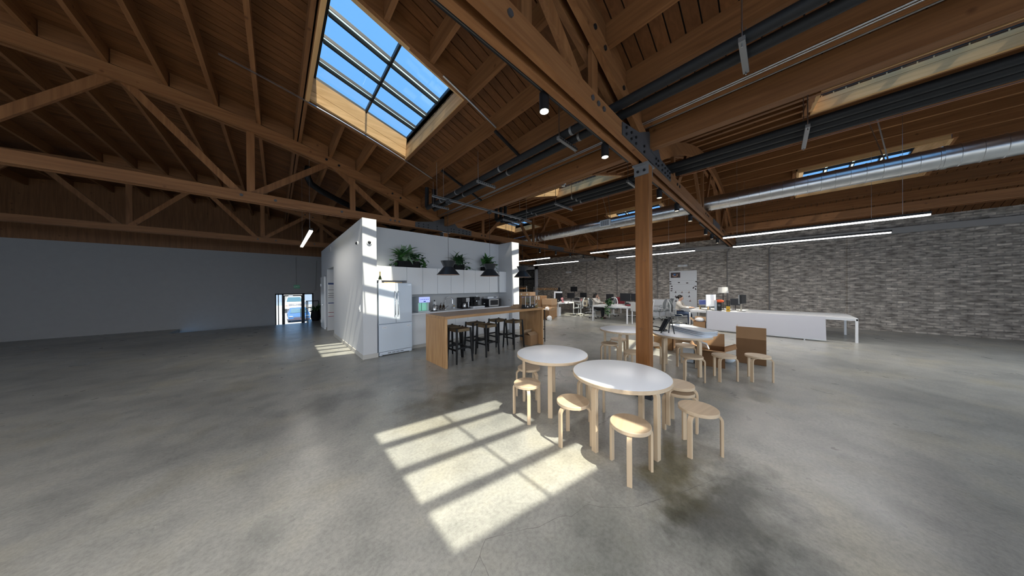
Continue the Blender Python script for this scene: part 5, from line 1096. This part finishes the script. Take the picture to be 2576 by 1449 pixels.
pts = [(5.90+.16*math.cos(a), 1.72+.16*math.sin(a), .735+.05*max(0, math.sin(a+.3))) for a in [2*PI*k/24 for k in range(25)]]; tag(MB().tube(pts, .012, 6).build('headband', 'black_metal', None, True), 'black ring-shaped cable lying left of the easel', 'cable')

# ---------------------------------------------------------------- stacked cartons by the bar
carton('cardboard_carton', 'bottom carton at the back of the stack beyond the bar', (11.1, 10.35), .5, .85, .56, 0, 'cardboard', z=0); carton('cardboard_carton', 'middle carton at the back of the stack beyond the bar', (11.1, 10.35), .5, .85, .56, .02, 'cardboard', z=.56)
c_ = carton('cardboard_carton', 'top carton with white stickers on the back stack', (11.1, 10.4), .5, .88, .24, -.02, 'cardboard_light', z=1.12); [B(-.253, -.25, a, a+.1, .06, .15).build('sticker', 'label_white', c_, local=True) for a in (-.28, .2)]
carton('cardboard_carton', 'lower carton of the middle stack beyond the bar', (11.03, 9.38), .55, .68, .58, .02, 'cardboard', z=0); c_ = carton('cardboard_carton', 'upper carton of the middle stack with two white labels', (11.03, 9.38), .55, .68, .58, -.03, 'cardboard', z=.58); [B(-.278, -.275, a, a+.09, .36, .56).build('sticker', 'label_white', c_, local=True) for a in (-.26, -.08)]
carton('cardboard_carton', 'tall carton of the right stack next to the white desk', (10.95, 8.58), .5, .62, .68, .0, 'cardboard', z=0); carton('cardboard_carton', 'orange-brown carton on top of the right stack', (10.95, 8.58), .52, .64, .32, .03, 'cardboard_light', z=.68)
carton('cardboard_carton', 'open carton of crumpled paper in front of the stacks', (10.2, 8.12), .5, .5, .44, .1, 'cardboard', (('e', .6), ('n', .4), ('s', .8), ('w', .3)))
for k, (x, y, z, m, lab) in enumerate(((10.12, 8.1, .50, 'paper', 'crumpled white paper in the open carton'), (10.3, 8.2, .52, 'cardboard_light', 'crumpled brown paper in the open carton'), (9.82, 7.72, .08, 'paper', 'crumpled white bag on the floor by the open carton'))):
    bm = bmesh.new(); bmesh.ops.create_icosphere(bm, subdivisions=2, radius=.14)
    for v in bm.verts: v.co *= rnd.uniform(.7, 1.15)
    me = bpy.data.meshes.new('crumpled_paper'); bm.to_mesh(me); bm.free(); me.materials.append(MATS[m]); o = bpy.data.objects.new('crumpled_paper', me); COL.objects.link(o); o.location = (x, y, z if z > .1 else .1); tag(o, lab, 'paper')
carton('cardboard_carton', 'carton under the typing woman desk', (11.75, 2.0), .35, .36, .30, .05, 'cardboard', (('n', .8), ('e', 1.2))); tag(MB().ell((11.75, 2.0, .36), .14, .15, .09, 12, 8).build('white_bundle', 'paper', None, True), 'white crumpled bundle in the carton under the desk', 'bundle')

# ---------------------------------------------------------------- garment racks and hangers
def rack(x, y0, y1, z, label):
    t = thing('garment_rack', label, 'rack', (x, (y0+y1)/2, 0), group='garment racks')
    for y in (y0, y1): MB().tube([(x, y, .08), (x, y, z)], .014, 8).build('post', 'steel', t, True); B(x-.25, x+.25, y-.015, y+.015, .0, .08).build('foot', 'steel', t)
    MB().tube([(x, y0-.05, z), (x, y1+.05, z)], .014, 8).build('top_bar', 'steel', t, True); MB().tube([(x, y0, .2), (x, y1, .2)], .012, 8).build('bottom_bar', 'steel', t, True)
rack(12.0, 11.3, 12.3, 1.72, 'steel garment rack just right of the white end wall'); rack(13.3, 9.5, 11.8, 1.66, 'steel garment rack behind the stacked cartons')
hm = MB(); hm.tube([(0,0,.0), (.02,0,.03), (.03,0,.06), (0,0,.08)], .003, 5); hm.bar((0,0,0), (.0,.21,-.11), .03, .018, (1,0,0)); hm.bar((0,0,0), (0,-.21,-.11), .03, .018, (1,0,0)); hm.bar((0,-.2,-.105), (0,.2,-.105), .012, .012, (1,0,0))
hmesh = hm.mesh('wooden_hanger'); hmesh.materials.append(MATS['hanger_wood'])
def hanger(x, y, z, rz, label, g): o = bpy.data.objects.new('wooden_hanger', hmesh); COL.objects.link(o); o.location = (x, y, z-.085); o.rotation_euler = (0,0,rz); tag(o, label, 'hanger', g)
for k in range(7): hanger(12.0, 11.4+.12*k, 1.72, PI/2+rnd.uniform(-.3, .3), 'wooden hanger on the rack right of the white end wall', 'hangers on the left rack')
for k in range(14): hanger(13.3, 9.62+.145*k, 1.66, PI/2+rnd.uniform(-.4, .4), 'wooden hanger on the rack behind the stacked cartons', 'hangers on the right rack')
t = thing('black_coat', 'black coat hanging at the right end of the garment rack', 'coat', (13.3, 9.52, .6)); m_ = MB(); m_.prism([(13.1, 9.54, .7), (13.5, 9.54, .7), (13.48, 9.56, 1.45), (13.35, 9.58, 1.62), (13.25, 9.58, 1.62), (13.12, 9.56, 1.45)], (0, .12, 0)); m_.build('body', 'black_cloth', t, bevel=.03); [MB().tube([(13.3+s*.16, 9.6, 1.45), (13.3+s*.22, 9.6, .9)], [.06, .045], 8).build('sleeve', 'black_cloth', t, True) for s in (-1, 1)]

# ---------------------------------------------------------------- brick wall fittings and glazed partition
for i, y in enumerate((3.4, 10.5)):
    t = thing('emergency_light', ['white emergency light on the brick above the pinboard', 'white emergency light on the brick left of the column'][i], 'light', (15.68, y, 2.73)); B(15.63, 15.72, y-.22, y+.22, 2.67, 2.79).build('housing', 'label_white', t, bevel=.02); [MB().disc((15.625, y+a, 2.73), (1,0,0), .045, .02, 12).build('lens', 'plastic_white', t) for a in (-.12, .12)]
for i, (y, z1) in enumerate(((12.9, 3.5), (9.05, 3.2), (6.9, 3.55), (4.6, 3.5), (1.6, 3.4), (.2, 3.4))): tag(MB().tube([(15.68, y, .1), (15.68, y, z1-.15), (15.64, y-.1, z1)], .02, 8).build('wall_conduit', 'wall_pipe', None, True), 'vertical conduit on the brick wall, %s from the glazed partition' % ordn[i], 'conduit', 'conduits on the brick wall')
tag(B(15.6, 15.72, -6, 13.3, 3.42, 3.62).build('trim_1', 'grey_wall'), 'pale concrete band along the top of the brick wall', 'trim', kind='structure')
t = thing('glazed_partition', 'black framed glass partition in a white surround, far left', 'partition', (15.5, 14.4, 0)); m_ = MB(); m_.box(15.4, 15.6, 13.4, 13.58, 0, 3.32); m_.box(15.4, 15.6, 13.4, 16.6, 3.1, 3.32); m_.build('surround', 'white_wall', t)
for y in (13.58, 14.9, 16.2): B(15.45, 15.52, y, y+.09, 0, 3.1).build('mullion', 'black_metal', t)
for z in (.0, 2.3, 3.02): B(15.45, 15.52, 13.67, 16.3, z, z+.08).build('transom', 'black_metal', t)
for y0, y1 in ((13.67, 14.9), (14.99, 16.2)):
    for z0, z1 in ((.08, 2.3), (2.38, 3.02)): B(15.48, 15.49, y0, y1, z0, z1).build('pane', 'dark_glass', t)
# ---------------------------------------------------------------- people
def skin_body(name, joints, edges, mat, parent, subs=2):
    idx = {k: i for i, k in enumerate(joints)}; me = bpy.data.meshes.new(name); me.from_pydata([joints[k][:3] for k in joints], [(idx[a], idx[b]) for a, b in edges], []); me.materials.append(MATS[mat])
    o = bpy.data.objects.new(name, me); COL.objects.link(o); o.parent = parent
    md = o.modifiers.new('skin', 'SKIN'); md.use_smooth_shade = True; lay = me.skin_vertices[0].data if me.skin_vertices else None
    if lay is None:
        bm = bmesh.new(); bm.from_mesh(me); bm.verts.layers.skin.verify(); bm.to_mesh(me); bm.free(); lay = me.skin_vertices[0].data
    for k, i in idx.items(): r = joints[k][3]; lay[i].radius = r if isinstance(r, tuple) else (r, r); lay[i].use_root = (i == 0)
    sb_ = o.modifiers.new('smooth', 'SUBSURF'); sb_.levels = subs; sb_.render_levels = subs
    return o
def person(label, loc, rz, pose, sweater, trousers, hair, shoes):
    t = thing('person', label, 'person', loc, rz)
    J = {'pelvis': (0,0,.55,(.125,.10)), 'belly': (.015,0,.70,(.12,.09)), 'chest': (.05,0,.88,(.135,.10)), 'collar': (.06,0,.99,(.09,.075)), 'neck': (.075,0,1.06,.045), 'jaw': (.10,0,1.115,.062), 'skull': (.095,0,1.20,(.078,.085)), 'crown': (.085,0,1.265,.05)}
    E_ = [('pelvis','belly'),('belly','chest'),('chest','collar'),('collar','neck'),('neck','jaw'),('jaw','skull'),('skull','crown')]
    for s, n in ((1,'l'),(-1,'r')):
        J['sh'+n] = (.055, s*.155, .975, .055)
        for k, p, r in (('el', pose['el'+n], .042), ('wr', pose['wr'+n], .027), ('pa', pose['pa'+n], .03)): J[k+n] = (*p, r)
        J['hip'+n] = (.06, s*.085, .53, .085); J['kn'+n] = (*pose['kn'+n], .06); J['ca'+n] = tuple((Vector(pose['kn'+n])*.6+Vector(pose['an'+n])*.4)) + (.052,); J['an'+n] = (*pose['an'+n], .034); an = Vector(pose['an'+n]); J['toe'+n] = (an.x+.13, an.y, .03, .03)
        E_ += [('collar','sh'+n),('sh'+n,'el'+n),('el'+n,'wr'+n),('wr'+n,'pa'+n),('pelvis','hip'+n),('hip'+n,'kn'+n),('kn'+n,'ca'+n),('ca'+n,'an'+n),('an'+n,'toe'+n)]
        d = (Vector(pose['pa'+n])-Vector(pose['wr'+n])).normalized(); sd = d.cross(Vector((0,0,1))); sd = sd.normalized() if sd.length > .1 else Vector((0,1,0)); nn = sd.cross(d)
        for f, off, ln in (('i', .024, .055), ('m', .008, .062), ('g', -.008, .057), ('p', -.024, .045)):
            b = Vector(pose['pa'+n]) + sd*off*s + d*.03; J[f+'1'+n] = (*b, .009); J[f+'2'+n] = (*(b+d*ln*.6-nn*.006*s), .008); J[f+'3'+n] = (*(b+d*ln-nn*.022*s), .007); E_ += [('pa'+n, f+'1'+n), (f+'1'+n, f+'2'+n), (f+'2'+n, f+'3'+n)]
        b = Vector(pose['pa'+n])*.6+Vector(pose['wr'+n])*.4 + sd*.034*s; J['t1'+n] = (*b, .010); J['t2'+n] = (*(b+d*.035+sd*.012*s), .009); E_ += [('pa'+n, 't1'+n), ('t1'+n, 't2'+n)]
    body = skin_body('body', J, E_, 'skin', t)
    def grow(keys, edges, g, nm, mat):
        ex = lambda k: g + (.028 if k[:2] == 'sh' else .014 if k == 'collar' else 0)
        return skin_body(nm, {k: (*J[k][:3], tuple(q+ex(k) for q in J[k][3]) if isinstance(J[k][3], tuple) else J[k][3]+ex(k)) for k in keys}, edges, mat, t)
    a = ['pelvis','belly','chest','collar']; e = [('pelvis','belly'),('belly','chest'),('chest','collar')]
    for n in 'lr': a += ['sh'+n,'el'+n,'wr'+n]; e += [('collar','sh'+n),('sh'+n,'el'+n),('el'+n,'wr'+n)]
    grow(a, e, .026, 'sweater', sweater)
    a = ['pelvis']; e = []
    for n in 'lr': a += ['hip'+n,'kn'+n,'ca'+n,'an'+n]; e += [('pelvis','hip'+n),('hip'+n,'kn'+n),('kn'+n,'ca'+n),('ca'+n,'an'+n)]
    grow(a, e, .024, 'trousers', trousers)
    for n in 'lr':
        an = Vector(J['an'+n][:3]); m_ = MB(); m_.ell((an.x+.06, an.y, .042), .125, .045, .042, 12, 8); m_.build('shoe', shoes, t, True, local=True)
    hx = .095
    m_ = MB(); m_.ell((hx-.018, 0, 1.225), .092, .092, .098, 16, 10)
    if hair == 'long': m_.tube([(hx-.05, 0, 1.25), (hx-.095, 0, 1.12), (hx-.115, 0, .98), (hx-.11, 0, .86)], [.085, .085, .075, .03], 12); [m_.tube([(hx-.0, s*.07, 1.22), (hx-.03, s*.09, 1.08), (hx-.06, s*.09, .95)], [.03, .035, .015], 8) for s in (-1, 1)]
    else: m_.ell((hx-.125, 0, 1.21), .05, .05, .05, 12, 8)
    m_.build('hair', 'hair', t, True, local=True)
    m_ = MB(); m_.ell((hx+.055, 0, 1.17), .052, .062, .085, 14, 10); m_.ell((hx+.106, 0, 1.165), .012, .010, .018, 8, 6); m_.build('face', 'skin', body, True, local=True)
    m_ = MB(); [m_.ell((hx+.098, s*.028, 1.19), .008, .011, .006, 8, 6) for s in (-1, 1)]; m_.build('eyes', 'hair', body, True, local=True)
    MB().ell((hx+.103, 0, 1.128), .006, .02, .006, 8, 6).build('mouth', 'red_cloth', body, True, local=True)
    m_ = MB(); [m_.ell((hx+.01, s*.083, 1.18), .018, .008, .026, 8, 6) for s in (-1, 1)]; m_.build('ears', 'skin', body, True, local=True)
legs = {'knl': (.44, .11, .52), 'knr': (.44, -.10, .53), 'anl': (.40, .11, .075), 'anr': (.46, -.10, .075)}
person('person with long dark hair and cream sweater, hand at chin, seated at a desk', (12.2, 6.58, 0), -PI/2+.1, dict(legs, ell=(.24, .22, .80), wrl=(.44, .10, .80), pal=(.50, .07, .80), elr=(.30, -.20, .81), wrr=(.285, -.09, 1.0), par=(.255, -.05, 1.06)), 'cream_cloth', 'black_cloth', 'long', 'shoe_brown')
pp = person('person with hair in a bun and grey sweater typing at the right desk', (12.75, 2.95, -.05), -PI/2, dict(legs, ell=(.20, .23, .80), wrl=(.44, .13, .79), pal=(.51, .11, .79), elr=(.20, -.23, .80), wrr=(.44, -.13, .79), par=(.51, -.11, .79)), 'cream_cloth', 'jeans', 'bun', 'shoe_white')

# ---------------------------------------------------------------- entrance
d = thing('door_1', 'black framed glass street door with daylight behind', 'door', (.75, YF+.1, -.72), kind='structure')
YG = YF+.1
for a, b in ((-.05, -.01), (.05, .085), (.20, .27), (1.0, 1.10), (1.41, 1.47)): B(a, b, YG-.04, YG+.04, -.72, 1.42).build('jamb', 'black_metal', d)
B(-.05, 1.47, YG-.04, YG+.04, 1.36, 1.42).build('head_rail', 'black_metal', d); B(.27, 1.0, YG-.03, YG+.03, 1.28, 1.33).build('door_rail', 'black_metal', d); B(.27, 1.0, YG-.03, YG+.03, -.72, -.5).build('door_rail', 'black_metal', d); B(.27, .31, YG-.03, YG+.03, -.5, 1.28).build('door_stile', 'black_metal', d); B(.96, 1.0, YG-.03, YG+.03, -.5, 1.28).build('door_stile', 'black_metal', d)
for a, b, z0, z1 in ((-.01, .05, -.72, 1.36), (.085, .2, -.72, 1.36), (.31, .96, -.5, 1.28), (1.1, 1.41, -.72, 1.36)): B(a, b, YG-.005, YG+.005, z0, z1).build('pane', 'clear_glass', d)
B(.45, .62, YG-.09, YG-.03, 1.28, 1.34).build('door_closer', 'steel', d); MB().tube([(.93, YG-.07, .1), (.93, YG-.07, .6)], .015, 8).build('pull_handle', 'steel', d, True)
t = thing('exit_sign', 'green exit sign on the grey wall above the street door', 'sign', (.78, YF-.02, 1.72)); B(.655, .905, YF-.045, YF-.002, 1.69, 1.86).build('case', 'exit_green', t, bevel=.008)
fc = bpy.data.curves.new('exit_text', 'FONT'); fc.body = 'EXIT'; fc.size = .125; fc.align_x = 'CENTER'; fc.align_y = 'CENTER'; fo = bpy.data.objects.new('exit_text', fc); COL.objects.link(fo); bpy.context.view_layer.update()
me = bpy.data.meshes.new_from_object(fo.evaluated_get(bpy.context.evaluated_depsgraph_get())); bpy.data.objects.remove(fo); me.materials.append(MATS['label_white']); lt = bpy.data.objects.new('lettering', me); COL.objects.link(lt); lt.parent = t; lt.location = (0, -.03, .05); lt.rotation_euler = (PI/2, 0, 0)
tag(MB().tube([(.75, YF-.02, 1.9), (.75, YF-.02, 3.3)], .012, 6).build('wall_conduit', 'grey_wall'), 'thin conduit rising from the exit sign', 'conduit'); tag(MB().tube([(.6, YF-.02, 1.48), (1.4, YF-.02, 1.48), (1.55, YF-.02, 1.6), (1.6, YF-.02, 3.2)], .014, 6).build('wall_conduit', 'grey_wall'), 'bent conduit over the street door', 'conduit')
t = thing('stair_railing', 'slim black handrail at the top of the entry steps', 'railing', (1.1, 16.1, 0))
for x, y in ((1.1, 15.65), (1.12, 16.75), (1.62, 16.75)): MB().tube([(x, y, 0), (x, y, 1.02)], .018, 8).build('post', 'black_metal', t, True)
MB().tube([(1.1, 15.65, 1.02), (1.12, 16.75, 1.02), (1.62, 16.75, 1.02)], .018, 8).build('handrail', 'black_metal', t, True)
t = thing('floor_planter', 'large black floor pot with bushy plant by the entrance', 'plant', (1.47, 16.45, 0)); b = (1.47, 16.45, 0); MB().lathe([(.12, 0), (.15, .01), (.21, .2), (.18, .5), (.165, .58), (.15, .58), (.15, .54), (0, .54)], b, 24).build('pot', 'planter_black', t, True)
for k in range(60): a = rnd.uniform(0, 2*PI); put_leaf(t, b, (1.47+.1*math.cos(a), 16.45+.1*math.sin(a), .58+rnd.uniform(0, .14)), a, rnd.uniform(-.2, 1.1), rnd.choice(['dark', 'big', 'smalld']), rnd.uniform(.8, 1.2), rnd.uniform(-.5, .5))
# ---------------------------------------------------------------- street
m_ = MB(); prof = [(17.6, -.74), (33, -1.85), (39.5, -1.85), (42, -1.28), (90, -1.28)]; m_.sheet([[(x, y, z) for x in (-40, -10, 10, 40)] for y, z in prof]); tag(m_.build('street_ground', 'asphalt'), 'sunlit pale street paving outside the door', 'ground', kind='structure')
def wheel(t, x, y, z, r, w_): o = MB().disc((x, y, z+r), (1,0,0), r, w_, 20).build('wheel', 'tyre', t, True); MB().disc((x+(.02 if x < 0 else -.0), y, z+r), (1,0,0), r*.55, w_+.02, 14).build('rim', 'steel', o, True)
# pickup truck, nose towards the door
TX, TY, TZ = 1.72, 42.6, -1.28
t = thing('pickup_truck', 'white pickup truck parked facing the street door', 'truck', (TX, TY+2, TZ))
m_ = MB(); m_.prism([(TX-.98, TY, TZ+.5), (TX-.98, TY, TZ+1.08), (TX-.98, TY+1.25, TZ+1.2), (TX-.98, TY+5, TZ+1.2), (TX-.98, TY+5, TZ+.45), (TX-.98, TY+.3, TZ+.42)], (1.96, 0, 0)); m_.build('body', 'truck_white', t, bevel=.06)
m_ = MB(); m_.add([(TX-.92, TY+1.2, TZ+1.18), (TX+.92, TY+1.2, TZ+1.18), (TX+.92, TY+3.4, TZ+1.18), (TX-.92, TY+3.4, TZ+1.18), (TX-.70, TY+1.85, TZ+1.92), (TX+.70, TY+1.85, TZ+1.92), (TX+.70, TY+3.2, TZ+1.92), (TX-.70, TY+3.2, TZ+1.92)], [(3,2,1,0),(4,5,6,7),(0,1,5,4),(1,2,6,5),(2,3,7,6),(3,0,4,7)]); m_.build('cab', 'truck_white', t, bevel=.06)
m_ = MB(); m_.add([(TX-.78, TY+1.25, TZ+1.26), (TX+.78, TY+1.25, TZ+1.26), (TX+.64, TY+1.74, TZ+1.84), (TX-.64, TY+1.74, TZ+1.84), (TX-.78, TY+1.22, TZ+1.26), (TX+.78, TY+1.22, TZ+1.26), (TX+.64, TY+1.71, TZ+1.84), (TX-.64, TY+1.71, TZ+1.84)], [(0,1,2,3),(7,6,5,4),(0,4,5,1),(1,5,6,2),(2,6,7,3),(3,7,4,0)]); m_.build('windshield', 'car_glass', t)
g = B(TX-.62, TX+.62, TY-.03, TY, TZ+.78, TZ+1.0).build('grille', 'grille', t); [B(TX-.62, TX+.62, TY-.045, TY-.03, TZ+.84+k*.07, TZ+.86+k*.07).build('grille_bar', 'truck_white', g) for k in range(2)]; [B(TX-.24+k*.46, TX-.22+k*.46, TY-.045, TY-.03, TZ+.78, TZ+1.0).build('grille_bar', 'truck_white', g) for k in range(2)]; MB().ell((TX, TY-.05, TZ+.89), .13, .02, .055, 16, 8).build('emblem', 'truck_white', g, True)
for s in (-1, 1): B(TX+s*.78-.14, TX+s*.78+.14, TY-.02, TY+.02, TZ+.86, TZ+1.0).build('headlamp', 'plastic_clear', t); B(TX+s*.80-.12, TX+s*.80+.12, TY-.025, TY+.02, TZ+.76, TZ+.84).build('turn_lamp', 'amber_lamp', t); MB().ell((TX+s*1.1, TY+1.5, TZ+1.25), .1, .05, .09, 10, 6).build('mirror', 'truck_white', t, True); [wheel(t, TX+s*.86, yy, TZ, .36, .24) for yy in (TY+.9, TY+4.2)]
B(TX-.95, TX+.95, TY-.12, TY, TZ+.42, TZ+.72).build('bumper', 'truck_white', t, bevel=.03); B(TX-.7, TX+.7, TY-.03, TY+.2, TZ+.2, TZ+.42).build('valance', 'grille', t)
# blue saloon car in front of it
CXc, CY, CZc = 1.75, 34.6, -1.85
t = thing('blue_car', 'blue car parked nose towards the street door', 'car', (CXc, CY+2.2, CZc)); prof = [(0, .35), (.02, .62), (.25, .74), (1.15, .90), (1.9, 1.34), (2.5, 1.43), (3.3, 1.38), (4.1, .98), (4.5, .9), (4.55, .4), (4.3, .25), (.2, .22)]
rows = []; 
for wv, ins in ((-.90, 0), (-.86, .0), (0, 0), (.86, 0), (.90, 0)):
    rows.append([(CXc+(wv*(1 if h < .95 else .78)), CY+y+(.12*abs(wv)/.9 if y < .3 else 0), CZc+h-(.03*(abs(wv)/.9)**2)) for y, h in prof] )
m_ = MB(); m_.sheet(rows); n_ = len(prof); m_.f.append(tuple(range(n_))); m_.f.append(tuple(range(4*n_, 5*n_))); m_.build('body', 'car_blue', t, True)
m_ = MB(); m_.add([(CXc-.70, CY+1.12, CZc+.93), (CXc+.70, CY+1.12, CZc+.93), (CXc+.58, CY+1.80, CZc+1.34), (CXc-.58, CY+1.80, CZc+1.34)], [(0,1,2,3)]); o = m_.build('windshield', 'car_glass', t); s_ = o.modifiers.new('thick', 'SOLIDIFY'); s_.thickness = .04
for s in (-1, 1): MB().ell((CXc+s*1.02, CY+1.45, CZc+.98), .11, .06, .075, 12, 8).build('mirror', 'black_metal', t, True); MB().ell((CXc+s*.66, CY+.1, CZc+.63), .18, .08, .05, 12, 8).build('headlamp', 'plastic_clear', t, True); [wheel(t, CXc+s*.80, yy, CZc, .32, .2) for yy in (CY+.85, CY+3.6)]
B(CXc-.45, CXc+.45, CY+.0, CY+.06, CZc+.36, CZc+.52).build('grille', 'grille', t); B(CXc-.88, CXc+.88, CY-.02, CY+.12, CZc+.24, CZc+.36).build('bumper', 'grille', t)
t = thing('street_building', 'pale blue warehouse across the street', 'building', (0, 62, -1.28)); B(-14, 20, 60, 66, -1.28, 3.4).build('wall', 'far_building', t); [B(x, x+2.6, 59.9, 60, -1.2, 1.4).build('shutter', 'grey_wall', t) for x in (-9, -4, 1, 6)]; B(-14.2, 20.2, 59.8, 66.2, 3.4, 3.7).build('roof_edge', 'label_white', t)
